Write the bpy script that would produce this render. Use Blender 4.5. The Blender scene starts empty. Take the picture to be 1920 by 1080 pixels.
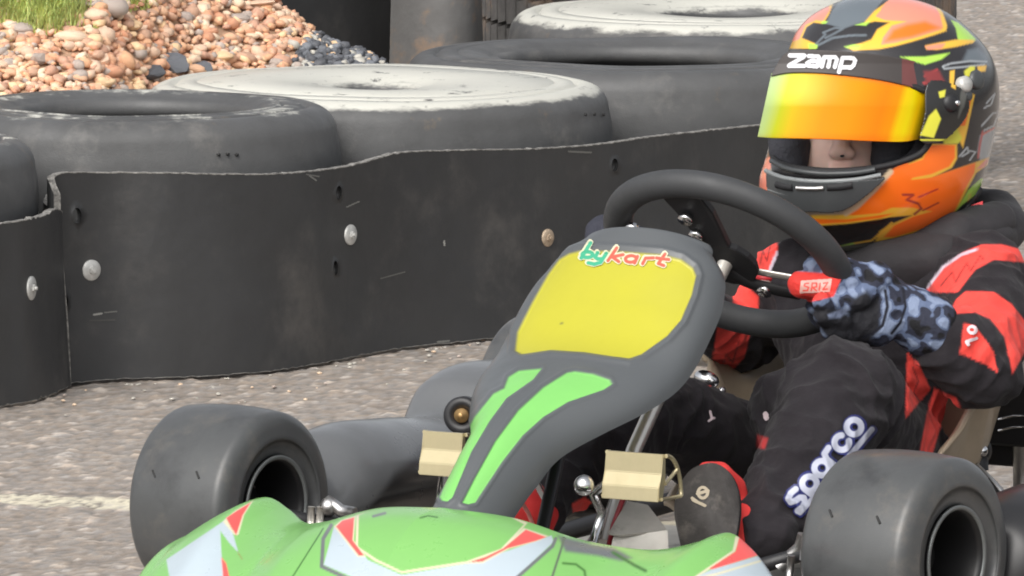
import bpy, bmesh, math, random
import numpy as np
from mathutils import Vector, Matrix, noise
from mathutils.bvhtree import BVHTree
from mathutils import geometry as mgeo

random.seed(7); rng = np.random.default_rng(7)
C = bpy.context.scene.collection
S = bpy.context.scene

# ------------------------------------------------------------------ camera, sky, sun, exposure
H = 1.96; FPX = 19500.0; PITCH = math.atan(2193.0 / FPX)
camd = bpy.data.cameras.new('camera'); cam = bpy.data.objects.new('camera', camd); C.objects.link(cam)
camd.sensor_width = 36.0; camd.lens = 36.0 * FPX / 1920.0; camd.clip_start = 0.5; camd.clip_end = 500
cam.location = (0, 0, H); cam.rotation_euler = (math.pi / 2 - PITCH, 0, 0)
S.camera = cam
SUN_EL, SUN_AZ = math.radians(42), math.radians(205)      # azimuth measured from +Y towards +X
w = bpy.data.worlds.new('World'); S.world = w; w.use_nodes = True
nt = w.node_tree; nt.nodes.clear()
wo = nt.nodes.new('ShaderNodeOutputWorld'); bg = nt.nodes.new('ShaderNodeBackground')
sky = nt.nodes.new('ShaderNodeTexSky'); sky.sky_type = 'NISHITA'; sky.sun_disc = False
sky.sun_elevation = SUN_EL; sky.sun_rotation = SUN_AZ; sky.air_density = 1.0; sky.dust_density = 5.0; sky.ozone_density = 1.0
hs = nt.nodes.new('ShaderNodeHueSaturation'); hs.inputs['Saturation'].default_value = 0.22
nt.links.new(sky.outputs[0], hs.inputs['Color']); nt.links.new(hs.outputs[0], bg.inputs['Color'])
bg.inputs['Strength'].default_value = 0.15
nt.links.new(bg.outputs[0], wo.inputs['Surface'])
sd = bpy.data.lights.new('sun', 'SUN'); so = bpy.data.objects.new('sun', sd); C.objects.link(so)
sd.energy = 1.15; sd.angle = math.radians(50); sd.color = (1.0, 0.965, 0.91)
sv = Vector((math.sin(SUN_AZ) * math.cos(SUN_EL), math.cos(SUN_AZ) * math.cos(SUN_EL), math.sin(SUN_EL)))
so.rotation_euler = sv.to_track_quat('Z', 'Y').to_euler(); so.location = (0, 10, 8)
S.view_settings.view_transform = 'Standard'; S.view_settings.look = 'None'
S.view_settings.gamma = 1.0; S.view_settings.use_curve_mapping = False
S.view_settings.exposure = 0.30
S.render.engine = 'CYCLES'
S.cycles.filter_width = 1.9

# ------------------------------------------------------------------ geometry of the view, used to survey real positions
FW = Vector((0, math.cos(PITCH), -math.sin(PITCH))); UP = Vector((0, math.sin(PITCH), math.cos(PITCH))); RT = Vector((1, 0, 0))
CAM = Vector((0, 0, H))
def ray(px, py): return FW + RT * ((px - 960) / FPX) + UP * ((540 - py) / FPX)
def onY(px, py, Y):
    d = ray(px, py); return CAM + d * (Y / d.y)
def ondep(px, py, dep): return CAM + ray(px, py) * dep
def ground(px, py, z=0.0):
    d = ray(px, py); return CAM + d * ((z - H) / d.z)
PSI = math.radians(30)
KO = Vector(((1064 - 960) / FPX * 13.45, 13.45, 0))
KF = Vector((-math.sin(PSI), -math.cos(PSI), 0)); KL = Vector((math.cos(PSI), -math.sin(PSI), 0)); KZ = Vector((0, 0, 1))
def K(u, v, z): return KO + KF * u + KL * v + KZ * z
def onK(px, py, u=None, v=None, z=None):
    d = ray(px, py)
    if u is not None: n, c = KF, u
    elif v is not None: n, c = KL, v
    else: n, c = KZ, z
    return CAM + d * ((c - n.dot(CAM - KO)) / n.dot(d))
def toK(p):
    q = p - KO; return (q.dot(KF), q.dot(KL), q.z)
def topix(P):
    P = np.asarray(P, float) - np.array(CAM)
    dep = P @ np.array(FW)
    return 960 + FPX * (P @ np.array(RT)) / dep, 540 - FPX * (P @ np.array(UP)) / dep, dep

# ------------------------------------------------------------------ helpers
def srgb(r, g, b, k=1.0):
    f = lambda c: (c / 255 / 12.92 if c <= 10.3 else ((c / 255 + .055) / 1.055) ** 2.4) * k
    return (f(r), f(g), f(b))
def mesh_np(name, verts, faces, smooth=True):
    me = bpy.data.meshes.new(name)
    verts = np.asarray(verts, np.float32); faces = np.asarray(faces, np.int32)
    n = faces.shape[1]
    me.vertices.add(len(verts)); me.vertices.foreach_set('co', verts.ravel())
    me.loops.add(faces.size); me.loops.foreach_set('vertex_index', faces.ravel())
    me.polygons.add(len(faces)); me.polygons.foreach_set('loop_start', np.arange(0, faces.size, n, dtype=np.int32))
    me.update(calc_edges=True); me.validate()
    if smooth: me.polygons.foreach_set('use_smooth', np.ones(len(me.polygons), bool))
    return me
def grid_faces(nu, nv, cu=False, cv=False):
    a = np.arange(nu * nv).reshape(nu, nv)
    if cu: a = np.vstack([a, a[:1]])
    if cv: a = np.hstack([a, a[:, :1]])
    return np.stack([a[:-1, :-1], a[1:, :-1], a[1:, 1:], a[:-1, 1:]], -1).reshape(-1, 4)
def link(name, me, mat=None, parent=None):
    o = bpy.data.objects.new(name, me); C.objects.link(o)
    if mat is not None:
        if len(o.data.materials) == 0: o.data.materials.append(mat)
    if parent is not None: adopt(o, parent)
    return o
def wmat(o):
    m = o.matrix_basis.copy()
    if o.parent is not None: m = wmat(o.parent) @ o.matrix_parent_inverse @ m
    return m
def adopt(o, p):
    o.parent = p; o.matrix_parent_inverse = wmat(p).inverted()
def tag(o, label=None, cat=None, group=None, kind=None):
    if label: o['label'] = label
    if cat: o['category'] = cat
    if group: o['group'] = group
    if kind: o['kind'] = kind
    return o
def empty(name, loc, rz=0.0):
    o = bpy.data.objects.new(name, None); C.objects.link(o); o.location = loc; o.rotation_euler = (0, 0, rz); o.empty_display_size = .05
    return o
def bm_link(name, bm, mat, parent=None, smooth=True):
    me = bpy.data.meshes.new(name); bmesh.ops.recalc_face_normals(bm, faces=bm.faces[:]); bm.to_mesh(me); bm.free()
    if smooth: me.polygons.foreach_set('use_smooth', np.ones(len(me.polygons), bool))
    return link(name, me, mat, parent)
def frame_from(dirv, up=Vector((0, 0, 1))):
    z = dirv.normalized()
    if abs(z.dot(up)) > .98: up = Vector((1, 0, 0))
    x = up.cross(z).normalized(); y = z.cross(x)
    return x, y, z
def catmull(pts, n=8, closed=False):
    P = [Vector(p) for p in pts]; out = []
    m = len(P); rngi = range(m if closed else m - 1)
    for i in rngi:
        p0 = P[(i - 1) % m] if closed or i > 0 else P[0]; p1 = P[i]; p2 = P[(i + 1) % m]
        p3 = P[(i + 2) % m] if closed or i + 2 < m else P[-1]
        for k in range(n):
            t = k / n
            out.append(.5 * ((2 * p1) + (p2 - p0) * t + (2 * p0 - 5 * p1 + 4 * p2 - p3) * t * t + (3 * p1 - p0 - 3 * p2 + p3) * t ** 3))
    if not closed: out.append(P[-1].copy())
    return out
def interp_tab(tab, x):
    tab = np.array(tab, float); return [float(np.interp(x, tab[:, 0], tab[:, k])) for k in range(1, tab.shape[1])]
def sm_tab(tab, x):           # smooth (pchip-like via cosine-free cubic hermite) interpolation of a table
    tab = np.array(tab, float); X = tab[:, 0]; out = []
    x = np.atleast_1d(x)
    for k in range(1, tab.shape[1]):
        Y = tab[:, k]; m = np.gradient(Y, X)
        i = np.clip(np.searchsorted(X, x) - 1, 0, len(X) - 2); h = X[i + 1] - X[i]; t = np.clip((x - X[i]) / h, 0, 1)
        out.append((2*t**3-3*t**2+1)*Y[i] + (t**3-2*t**2+t)*h*m[i] + (-2*t**3+3*t**2)*Y[i+1] + (t**3-t**2)*h*m[i+1])
    return out
def tube_mesh(pts, r, seg=14, closed=False, caps=True, flat=1.0, up=Vector((0, 0, 1))):
    P = [Vector(p) for p in pts]
    if not hasattr(r, '__len__'): P = [p for i, p in enumerate(P) if i == 0 or (p - P[i - 1]).length > 1e-5]
    n = len(P)
    if n < 2: print('SHORT TUBE'); P = [Vector((0, 0, -1)), Vector((0, 0, -1.01))]; n = 2
    R = r if hasattr(r, '__len__') else [r] * n
    V = []; prev = None
    for i in range(n):
        if closed: t = P[(i + 1) % n] - P[i - 1]
        else: t = P[min(i + 1, n - 1)] - P[max(i - 1, 0)]
        t.normalize()
        if prev is None: x, y, _ = frame_from(t, up)
        else:
            x = (prev - t * prev.dot(t)).normalized(); y = t.cross(x)
        prev = x
        for k in range(seg):
            a = 2 * math.pi * k / seg
            V.append(P[i] + x * (math.cos(a) * R[i]) + y * (math.sin(a) * R[i] * flat))
    F = grid_faces(n, seg, closed, True).tolist()
    me = bpy.data.meshes.new('tube')
    if caps and not closed:
        F = F + [list(range(seg))[::-1], list(range((n - 1) * seg, n * seg))]
    me.from_pydata([tuple(v) for v in V], [], F); me.update()
    me.polygons.foreach_set('use_smooth', np.ones(len(me.polygons), bool))
    if caps and not closed:
        me.polygons[len(me.polygons) - 1].use_smooth = False; me.polygons[len(me.polygons) - 2].use_smooth = False
    return me
def tube(name, pts, r, mat, parent=None, **k):
    me = tube_mesh(pts, r, **k); me.name = name
    return link(name, me, mat, parent)
def lathe_mesh(prof, seg=96, axis_pt=Vector((0, 0, 0)), axis=Vector((0, 0, 1)), closed=True):
    # prof: list of (radius, height along axis)
    x, y, z = frame_from(axis)
    V = np.zeros((seg, len(prof), 3))
    for i in range(seg):
        a = 2 * math.pi * i / seg; d = x * math.cos(a) + y * math.sin(a)
        for j, (r, h) in enumerate(prof): V[i, j] = axis_pt + d * r + z * h
    return mesh_np('lathe', V.reshape(-1, 3), grid_faces(seg, len(prof), True, closed))
def box_bm(bm, c, ax, ay, az, bevel=0.0):
    # c centre, ax ay az half-extent vectors
    vs = [bm.verts.new(c + ax * sx + ay * sy + az * sz) for sx in (-1, 1) for sy in (-1, 1) for sz in (-1, 1)]
    f = [(0, 1, 3, 2), (4, 6, 7, 5), (0, 4, 5, 1), (2, 3, 7, 6), (0, 2, 6, 4), (1, 5, 7, 3)]
    fs = [bm.faces.new([vs[i] for i in q]) for q in f]
    if bevel:
        es = {e for q in fs for e in q.edges}
        bmesh.ops.bevel(bm, geom=list(es), offset=bevel, segments=3, profile=.6, affect='EDGES')
def kbox(name, c, hu, hv, hz, mat, parent, bevel=.003):
    bm = bmesh.new(); box_bm(bm, K(*c), KF * hu, KL * hv, KZ * hz, bevel); return bm_link(name, bm, mat, parent, smooth=False)

# 2-D distance tools (arrays x,y ; polygon list)
def poly_sd(x, y, poly):
    P = np.array(poly, float); Q = np.roll(P, -1, 0)
    best = np.full(x.shape, 1e9); ins = np.zeros(x.shape, bool)
    for (ax, ay), (bx, by) in zip(P, Q):
        dx, dy = bx - ax, by - ay; L = dx * dx + dy * dy + 1e-12
        t = np.clip(((x - ax) * dx + (y - ay) * dy) / L, 0, 1)
        best = np.minimum(best, np.hypot(x - ax - t * dx, y - ay - t * dy))
        c = ((ay > y) != (by > y)) & (x < (bx - ax) * (y - ay) / (by - ay + 1e-12) + ax)
        ins ^= c
    return np.where(ins, best, -best)          # positive inside
def line_d(x, y, pts):
    best = np.full(x.shape, 1e9)
    for (ax, ay), (bx, by) in zip(pts[:-1], pts[1:]):
        dx, dy = bx - ax, by - ay; L = dx * dx + dy * dy + 1e-12
        t = np.clip(((x - ax) * dx + (y - ay) * dy) / L, 0, 1)
        best = np.minimum(best, np.hypot(x - ax - t * dx, y - ay - t * dy))
    return best
def sstep(a, b, x):
    t = np.clip((x - a) / (b - a), 0, 1); return t * t * (3 - 2 * t)
def sm_poly(poly, n=5): return [(p.x, p.y) for p in catmull([Vector((a, b, 0)) for a, b in poly], n, True)]
def mesh_co(me):
    a = np.empty(len(me.vertices) * 3, np.float32); me.vertices.foreach_get('co', a); return a.reshape(-1, 3).astype(float)
def mesh_no(me):
    a = np.empty(len(me.vertices) * 3, np.float32); me.vertex_normals.foreach_get('vector', a); return a.reshape(-1, 3).astype(float)
def set_col(me, col):
    at = me.color_attributes.new('Col', 'FLOAT_COLOR', 'POINT')
    c = np.ones((len(me.vertices), 4), np.float32); c[:, :3] = col; at.data.foreach_set('color', c.ravel())
def paint_layers(px, py, base, layers, keep=None):
    """layers: ('poly', pts, colour, soft) or ('line', pts, colour, halfwidth, soft)."""
    col = np.tile(np.array(base, float), (len(px), 1))
    if keep is None: keep = np.ones(len(px))
    for L in layers:
        if L[0] == 'poly':
            P = np.array(L[1], float); m = (px > P[:, 0].min() - 6) & (px < P[:, 0].max() + 6) & (py > P[:, 1].min() - 6) & (py < P[:, 1].max() + 6)
            if not m.any(): continue
            s = L[3]; a = sstep(-s, s, poly_sd(px[m], py[m], L[1]))
        else:
            P = np.array(L[1], float); m = (px > P[:, 0].min() - 12) & (px < P[:, 0].max() + 12) & (py > P[:, 1].min() - 12) & (py < P[:, 1].max() + 12)
            if not m.any(): continue
            a = 1 - sstep(L[3] - L[4], L[3] + L[4], line_d(px[m], py[m], L[1]))
        a = (a * keep[m])[:, None]
        c = L[2]
        cc = np.array([c(x, y) for x, y in zip(px[m], py[m])]) if callable(c) else np.array(c)
        col[m] = col[m] * (1 - a) + cc * a
    return col

# ------------------------------------------------------------------ materials
def nodes(m): return m.node_tree.nodes, m.node_tree.links
def mat(name, col=(.5, .5, .5), rough=.5, metal=0.0, attr=False, bump=None, vary=None, spec=.5, coat=0.0, fine=None, dirt=None, trans=0.0, sheen=0.0):
    """bump=(scale,strength[,distance]); vary=(scale,amount) value noise; dirt=(colour,scale,lo,hi) blotches; attr: colour comes from the painted vertex colours"""
    m = bpy.data.materials.new(name); m.use_nodes = True; N, L = nodes(m); b = N['Principled BSDF']
    b.inputs['Roughness'].default_value = rough; b.inputs['Metallic'].default_value = metal
    b.inputs['Specular IOR Level'].default_value = spec; b.inputs['Coat Weight'].default_value = coat
    b.inputs['Coat Roughness'].default_value = .15
    if sheen: b.inputs['Sheen Weight'].default_value = sheen; b.inputs['Sheen Roughness'].default_value = .6
    tc = N.new('ShaderNodeTexCoord')
    if attr:
        a = N.new('ShaderNodeAttribute'); a.attribute_name = 'Col'; src = a.outputs['Color']
    else:
        r = N.new('ShaderNodeRGB'); r.outputs[0].default_value = (*col, 1); src = r.outputs[0]
    if vary:
        n = N.new('ShaderNodeTexNoise'); n.inputs['Scale'].default_value = vary[0]; n.inputs['Detail'].default_value = 6; n.inputs['Roughness'].default_value = .62
        L.new(tc.outputs['Object'], n.inputs['Vector'])
        mr = N.new('ShaderNodeMapRange'); mr.inputs['From Min'].default_value = .3; mr.inputs['From Max'].default_value = .7
        mr.inputs['To Min'].default_value = 1 - vary[1]; mr.inputs['To Max'].default_value = 1 + vary[1]
        L.new(n.outputs['Fac'], mr.inputs['Value'])
        vm = N.new('ShaderNodeVectorMath'); vm.operation = 'SCALE'; L.new(src, vm.inputs[0]); L.new(mr.outputs[0], vm.inputs['Scale']); src = vm.outputs[0]
        mr2 = N.new('ShaderNodeMapRange'); mr2.inputs['From Min'].default_value = .3; mr2.inputs['From Max'].default_value = .7
        mr2.inputs['To Min'].default_value = min(1, rough + .12); mr2.inputs['To Max'].default_value = max(.03, rough - .1)
        L.new(n.outputs['Fac'], mr2.inputs['Value']); L.new(mr2.outputs[0], b.inputs['Roughness'])
    if dirt:
        for dcol, dsc, lo, hi in (dirt if isinstance(dirt, list) else [dirt]):
            n = N.new('ShaderNodeTexNoise'); n.inputs['Scale'].default_value = dsc; n.inputs['Detail'].default_value = 8; n.inputs['Roughness'].default_value = .68
            mp = N.new('ShaderNodeMapping'); mp.inputs['Location'].default_value = (dsc * .37, dsc * .11, dsc * .7)
            L.new(tc.outputs['Object'], mp.inputs[0]); L.new(mp.outputs[0], n.inputs['Vector'])
            mr = N.new('ShaderNodeMapRange'); mr.interpolation_type = 'SMOOTHSTEP'; mr.inputs['From Min'].default_value = lo; mr.inputs['From Max'].default_value = hi
            L.new(n.outputs['Fac'], mr.inputs['Value'])
            mx = N.new('ShaderNodeMix'); mx.data_type = 'RGBA'; L.new(mr.outputs[0], mx.inputs['Factor']); L.new(src, mx.inputs['A']); mx.inputs['B'].default_value = (*dcol, 1)
            src = mx.outputs['Result']
    L.new(src, b.inputs['Base Color'])
    nrm = None
    for bp in (bump if isinstance(bump, list) else ([bump] if bump else [])):
        n = N.new('ShaderNodeTexNoise'); n.inputs['Scale'].default_value = bp[0]; n.inputs['Detail'].default_value = 5
        L.new(tc.outputs['Object'], n.inputs['Vector'])
        bn = N.new('ShaderNodeBump'); bn.inputs['Strength'].default_value = bp[1]; bn.inputs['Distance'].default_value = bp[2] if len(bp) > 2 else .01
        L.new(n.outputs['Fac'], bn.inputs['Height'])
        if nrm: L.new(nrm, bn.inputs['Normal'])
        nrm = bn.outputs[0]
    if nrm: L.new(nrm, b.inputs['Normal'])
    return m

M = {}
M['belt'] = mat('conveyor_rubber', (.032, .0325, .0335), .5, vary=(3.0, .2), bump=[(900, .15, .002), (14, .3, .01)], dirt=[((.085, .08, .075), 5, .50, .8), ((.16, .15, .14), 60, .70, .80)])
M['belt_edge'] = mat('cut_rubber_edge', (.20, .193, .18), .9, vary=(120, .8))
M['belt_grey'] = mat('dusty_rubber', (.13, .128, .125), .65, vary=(5, .2), dirt=[((.24, .17, .12), 6, .5, .62)], bump=(30, .3))
M['tyre'] = mat('old_tyre_rubber', (.082, .083, .084), .55, vary=(7, .22), bump=[(400, .2, .002), (25, .25, .006)], dirt=[((.15, .145, .138), 9, .52, .75), ((.15, .12, .09), 13, .62, .76)])
M['tread'] = mat('worn_tread_rubber', (.115, .11, .105), .75, vary=(30, .25), dirt=[((.25, .18, .13), 8, .5, .66)], bump=(200, .3, .003))
M['slick'] = mat('kart_slick_rubber', (.070, .073, .075), .42, vary=(9, .16), coat=.25, bump=(700, .12, .002), dirt=[((.12, .112, .10), 16, .52, .78), ((.035, .036, .038), 7, .5, .75)])
M['rim'] = mat('black_rim', (.012, .012, .013), .4, spec=.4)
M['black'] = mat('black_plastic', (.018, .018, .02), .45)
M['foam'] = mat('steering_foam', (.045, .047, .05), .6, bump=(900, .1, .001), vary=(20, .1))
M['chrome'] = mat('chrome', (.75, .75, .76), .18, 1.0, vary=(40, .08))
M['steel'] = mat('brushed_steel', (.55, .54, .53), .38, 1.0, vary=(30, .15))
M['white_tube'] = mat('polished_tube', (.80, .77, .71), .3, .7)
M['gold'] = mat('gold_anodised', (.50, .435, .27), .36, .6, vary=(25, .1))
M['brass'] = mat('brass', (.50, .32, .14), .4, .8, vary=(30, .2))
M['pod'] = mat('grey_pod_plastic', (.12, .125, .13), .33, coat=.5, vary=(8, .1), bump=(120, .05, .003), dirt=[((.10, .10, .10), 16, .6, .8)])
M['pod_painted'] = mat('grey_black_pod_plastic', attr=True, rough=.33, coat=.45, vary=(8, .1))
M['podblack'] = mat('black_pod_plastic', (.02, .02, .022), .35)
M['seat'] = mat('fibreglass_seat', (.46, .37, .27), .35, vary=(12, .15), coat=.3)
M['tray'] = mat('aluminium_tray', (.50, .49, .45), .45, .35, vary=(10, .2), dirt=[((.2, .19, .17), 18, .55, .8)])
M['livery'] = mat('glossy_livery', attr=True, rough=.32, coat=.35, vary=(14, .03), dirt=[((.16, .16, .13), 30, .73, .86)])
M['panel'] = mat('moulded_panel', attr=True, rough=.42, coat=.1, vary=(10, .04), bump=(500, .05, .001))
M['suit'] = mat('racing_suit_cloth', attr=True, rough=.85, sheen=.06, spec=.25, bump=[(1500, .25, .001), (45, .35, .01)], vary=(18, .15))
M['glove'] = mat('glove_fabric', attr=True, rough=.8, bump=[(500, .3, .002), (70, .5, .008)])
M['boot'] = mat('boot_suede', attr=True, rough=.75, bump=(300, .25, .002))
M['helmet'] = mat('helmet_lacquer', attr=True, rough=.22, coat=.6, spec=.5)
M['visor'] = mat('mirror_visor', attr=True, rough=.36, metal=.10, coat=.10, spec=.2)
M['matte_black'] = mat('matte_black', (.015, .015, .017), .7)
M['lining'] = mat('helmet_lining', (.035, .036, .045), .9, bump=(200, .3))
M['skin'] = mat('skin', (.84, .58, .50), .5, vary=(40, .06))
M['skin'].node_tree.nodes['Principled BSDF'].inputs['Subsurface Weight'].default_value = .15
M['skin'].node_tree.nodes['Principled BSDF'].inputs['Subsurface Scale'].default_value = .01
M['print'] = mat('printed_mark', attr=True, rough=.5)
M['washer'] = mat('zinc_washer', (.55, .55, .53), .5, .4, vary=(60, .25))
M['rust'] = mat('rusty_bolt', (.42, .33, .24), .6, .4, vary=(80, .4))
M['wear'] = mat('wear_slot', (.02, .02, .02), .7)
# ================================================================== GROUND
def hash2(ix, iy, k):
    h = (ix * 374761393 + iy * 668265263 + k * 2147483647) & 0xffffffff
    h = ((h ^ (h >> 13)) * 1274126177) & 0xffffffff
    return ((h ^ (h >> 16)) & 0xffff) / 65535.0
def cell(x, y, s):
    """jittered-grid voronoi: distance to nearest, second nearest, cell id"""
    gx, gy = x * s, y * s; ix = np.floor(gx).astype(np.int64); iy = np.floor(gy).astype(np.int64)
    d1 = np.full(x.shape, 9.); d2 = d1.copy(); idv = np.zeros(x.shape)
    for a in (-1, 0, 1):
        for b in (-1, 0, 1):
            cx, cy = ix + a, iy + b
            d = np.hypot(cx + hash2(cx, cy, 1) - gx, cy + hash2(cx, cy, 2) - gy)
            idn = hash2(cx, cy, 3)
            c = d < d1; d2 = np.where(c, d1, np.minimum(d2, d)); idv = np.where(c, idn, idv); d1 = np.where(c, d, d1)
    return d1, d2, idv
def spread(lo, hi, step, far_lo, far_hi):
    mid = np.arange(lo, hi + step, step)
    a = [mid[0]]; s = step * 3
    while a[-1] > far_lo: a.append(a[-1] - s); s *= 1.6
    b = [mid[-1]]; s = step * 3
    while b[-1] < far_hi: b.append(b[-1] + s); s *= 1.6
    return np.array(a[1:][::-1] + mid.tolist() + b[1:])
gx = spread(-1.0, 1.35, .0075, -150, 150)
gy1 = np.arange(13.0, 17.3, .0115); gy2 = np.arange(17.3, 24.5, .02)
a = [13.0]; s = .03
while a[-1] > -60: a.append(a[-1] - s); s *= 1.6
b = [24.5]; s = .05
while b[-1] < 300: b.append(b[-1] + s); s *= 1.6
gy = np.array(a[1:][::-1] + gy1.tolist() + gy2.tolist() + b[1:])
X, Y = np.meshgrid(gx, gy, indexing='ij')
d1, d2, ci = cell(X, Y, 68.0); e1, e2, ei = cell(X + 3.3, Y + 1.7, 30.0)
edge = np.clip((d2 - d1) * 2.2, 0, 1)
near = ((Y > 12.9) & (Y < 24.6) & (X > -1.05) & (X < 1.4))
hgt = (.0035 * (edge ** .6) * (.35 + .65 * ci) + .0022 * np.clip((e2 - e1) * 2, 0, 1) * (ei > .35)) * near - .0042
col = np.array(srgb(174, 166, 157, .90))
val = .72 + .34 * ci
val = np.where(ci > .93, 1.5, val); val = val * (.58 + .42 * edge ** .5) * (.90 + .16 * ei)
tint = hash2((ci * 9999).astype(np.int64), (ei * 777).astype(np.int64), 5)
colg = col[None, None] * val[..., None]
colg[..., 0] *= (.97 + .12 * tint); colg[..., 2] *= (1.05 - .13 * tint)
# worn painted line across the track
def line_pos(px0, py0): p = ground(px0, py0); return p
La, Lb = ground(-60, 931), ground(250, 944)
dirL = (Lb - La).normalized(); nL = Vector((-dirL.y, dirL.x, 0))
dl = (X - La.x) * nL.x + (Y - La.y) * nL.y; al = (X - La.x) * dirL.x + (Y - La.y) * dirL.y
wob = .008 * np.sin(al * 60) + .006 * np.sin(al * 143 + 1)
inl = (1 - sstep(.045, .062, np.abs(dl + wob))) * (al < 2.2)
wear = np.clip(edge * 1.8 - .05 + (ci - .5) * .35, 0, 1)
am = (inl * np.clip(wear, 0, .95))[..., None]
colg = colg * (1 - am) + np.array(srgb(232, 224, 200, .85)) * am
V = np.stack([X, Y, hgt], -1).reshape(-1, 3)
M['asphalt'] = mat('asphalt', attr=True, rough=.88, bump=[(220, .5, .003)], dirt=[((.30, .26, .23), 2.2, .5, .75), ((.17, .16, .155), 5, .58, .75)])
# keep the dirt subtle
for n_ in M['asphalt'].node_tree.nodes:
    if n_.type == 'MAP_RANGE': n_.inputs['To Max'].default_value = .16
me = mesh_np('asphalt_track', V, grid_faces(len(gx), len(gy)))
set_col(me, colg.reshape(-1, 3))
tag(link('asphalt_track', me, M['asphalt']), 'grey weathered asphalt kart track with a worn white line', kind='structure')

# ================================================================== TYRE BARRIER
def big_tyre_profile(R, W, hole, top=True):
    r = .042
    pts = []
    # outer tread wall with slight bulge, from bottom to top
    for k in range(9):
        t = -1 + 2 * k / 8; pts.append((R - .007 * t * t, t * (W / 2 - r)))
    for k in range(1, 7):
        a = k / 7 * math.pi / 2; pts.append((R - .007 - r + r * math.cos(a), (W / 2 - r) + r * math.sin(a)))
    xs = R - .007 - r
    pts += [(xs - .004, W / 2), (xs - .008, W / 2 - .0055), (xs - .013, W / 2 - .0055), (xs - .017, W / 2 + .001), (xs - .045, W / 2 + .002), (xs - .047, W / 2 - .001), (xs - .049, W / 2 + .002), ((xs + hole) / 2, W / 2 + .004), (hole + .032, W / 2 - .002), (hole + .026, W / 2 - .007), (hole + .012, W / 2 - .006), (hole + .003, W / 2 - .012), (hole, W / 2 - .024)]
    pts += [(hole + .004, W / 2 - .034), (hole + .03, W / 2 - .04), (xs - .03, W / 2 - .045), (R - .035, W / 2 - .07)]
    inner = [(r_, -h_) for r_, h_ in pts[9:][::-1]]
    return pts + inner
def seed_disp(me, amp, sc, sd_):
    co = mesh_co(me); 
    off = np.array([noise.noise(Vector(c) * sc + Vector((sd_, sd_ * 2, 0))) for c in co]) * amp
    nn = mesh_no(me); me.vertices.foreach_set('co', (co + nn * off[:, None]).astype(np.float32).ravel()); me.update()
def paint_tyre_mat(name, full):
    m = M['tyre'].copy(); m.name = name; N, L = nodes(m); b = N['Principled BSDF']
    old = b.inputs['Base Color'].links[0].from_socket
    tc = N.new('ShaderNodeTexCoord'); sp = N.new('ShaderNodeSeparateXYZ'); L.new(tc.outputs['Object'], sp.inputs[0])
    n = N.new('ShaderNodeTexNoise'); n.inputs['Scale'].default_value = 11; n.inputs['Detail'].default_value = 9; n.inputs['Roughness'].default_value = .7
    mp = N.new('ShaderNodeMapping'); mp.inputs['Scale'].default_value = (1, 1, 3); L.new(tc.outputs['Object'], mp.inputs[0]); L.new(mp.outputs[0], n.inputs['Vector'])
    ma = N.new('ShaderNodeMath'); ma.operation = 'MULTIPLY_ADD'; L.new(n.outputs['Fac'], ma.inputs[0]); ma.inputs[1].default_value = .034; L.new(sp.outputs['Z'], ma.inputs[2])
    mr = N.new('ShaderNodeMapRange'); mr.interpolation_type = 'SMOOTHSTEP'
    mr.inputs['From Min'].default_value = (.097 if full else .1120); mr.inputs['From Max'].default_value = (.107 if full else .1165)
    L.new(ma.outputs[0], mr.inputs['Value'])
    n2 = N.new('ShaderNodeTexNoise'); n2.inputs['Scale'].default_value = 22; n2.inputs['Detail'].default_value = 8; n2.inputs['Roughness'].default_value = .75
    L.new(tc.outputs['Object'], n2.inputs['Vector'])
    mr2 = N.new('ShaderNodeMapRange'); mr2.inputs['From Min'].default_value = .34 if full else .45; mr2.inputs['From Max'].default_value = .42 if full else .6
    L.new(n2.outputs['Fac'], mr2.inputs['Value'])
    mu = N.new('ShaderNodeMath'); mu.operation = 'MULTIPLY'; L.new(mr.outputs[0], mu.inputs[0]); L.new(mr2.outputs[0], mu.inputs[1])
    mx = N.new('ShaderNodeMix'); mx.data_type = 'RGBA'; L.new(mu.outputs[0], mx.inputs['Factor']); L.new(old, mx.inputs['A']); mx.inputs['B'].default_value = (.56, .555, .50, 1)
    L.new(mx.outputs['Result'], b.inputs['Base Color']); return m
M['tyre_white'] = paint_tyre_mat('white_painted_tyre', True)
M['tyre_trace'] = paint_tyre_mat('tyre_with_paint_traces', False)
W2 = .192
def barrier_tyre(name, x, y, ztop, R, hole, mt, label, sd_, W=W2, grp='old tyres stacked in the barrier', tread=False):
    prof = big_tyre_profile(R, W, hole)
    me = lathe_mesh(prof, 120); me.name = name; seed_disp(me, .0045, 5.0, sd_)
    o = link(name, me, mt); o.location = (x, y, ztop - W / 2 - .004); o.rotation_euler = (random.uniform(-.008, .008), random.uniform(-.008, .008), random.uniform(0, 6))
    return tag(o, label, 'tyre', grp)
TY = [  # x, y, top z, R, hole, material, labels
 (-1.05, 16.08, .388, .315, .19, 'tyre_trace', 'grey tyre cut off by the left edge, standing inside the curled rubber sheet'),
 (-.606, 16.61, .392, .335, .178, 'tyre_trace', 'dark open tyre with a wide hole and white flecks, second from the left'),
 (-.226, 17.12, .381, .392, .065, 'tyre_white', 'tyre with a faded white painted top beside the gravel bank'),
 (.207, 17.68, .379, .397, .22, 'tyre', 'dull grey tyre with a slim dark opening, behind the steering wheel'),
 (.385, 18.47, .387, .397, .12, 'tyre_white', 'tyre with white painted top furthest back, cut by the top edge beside the helmet'),
]
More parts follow.
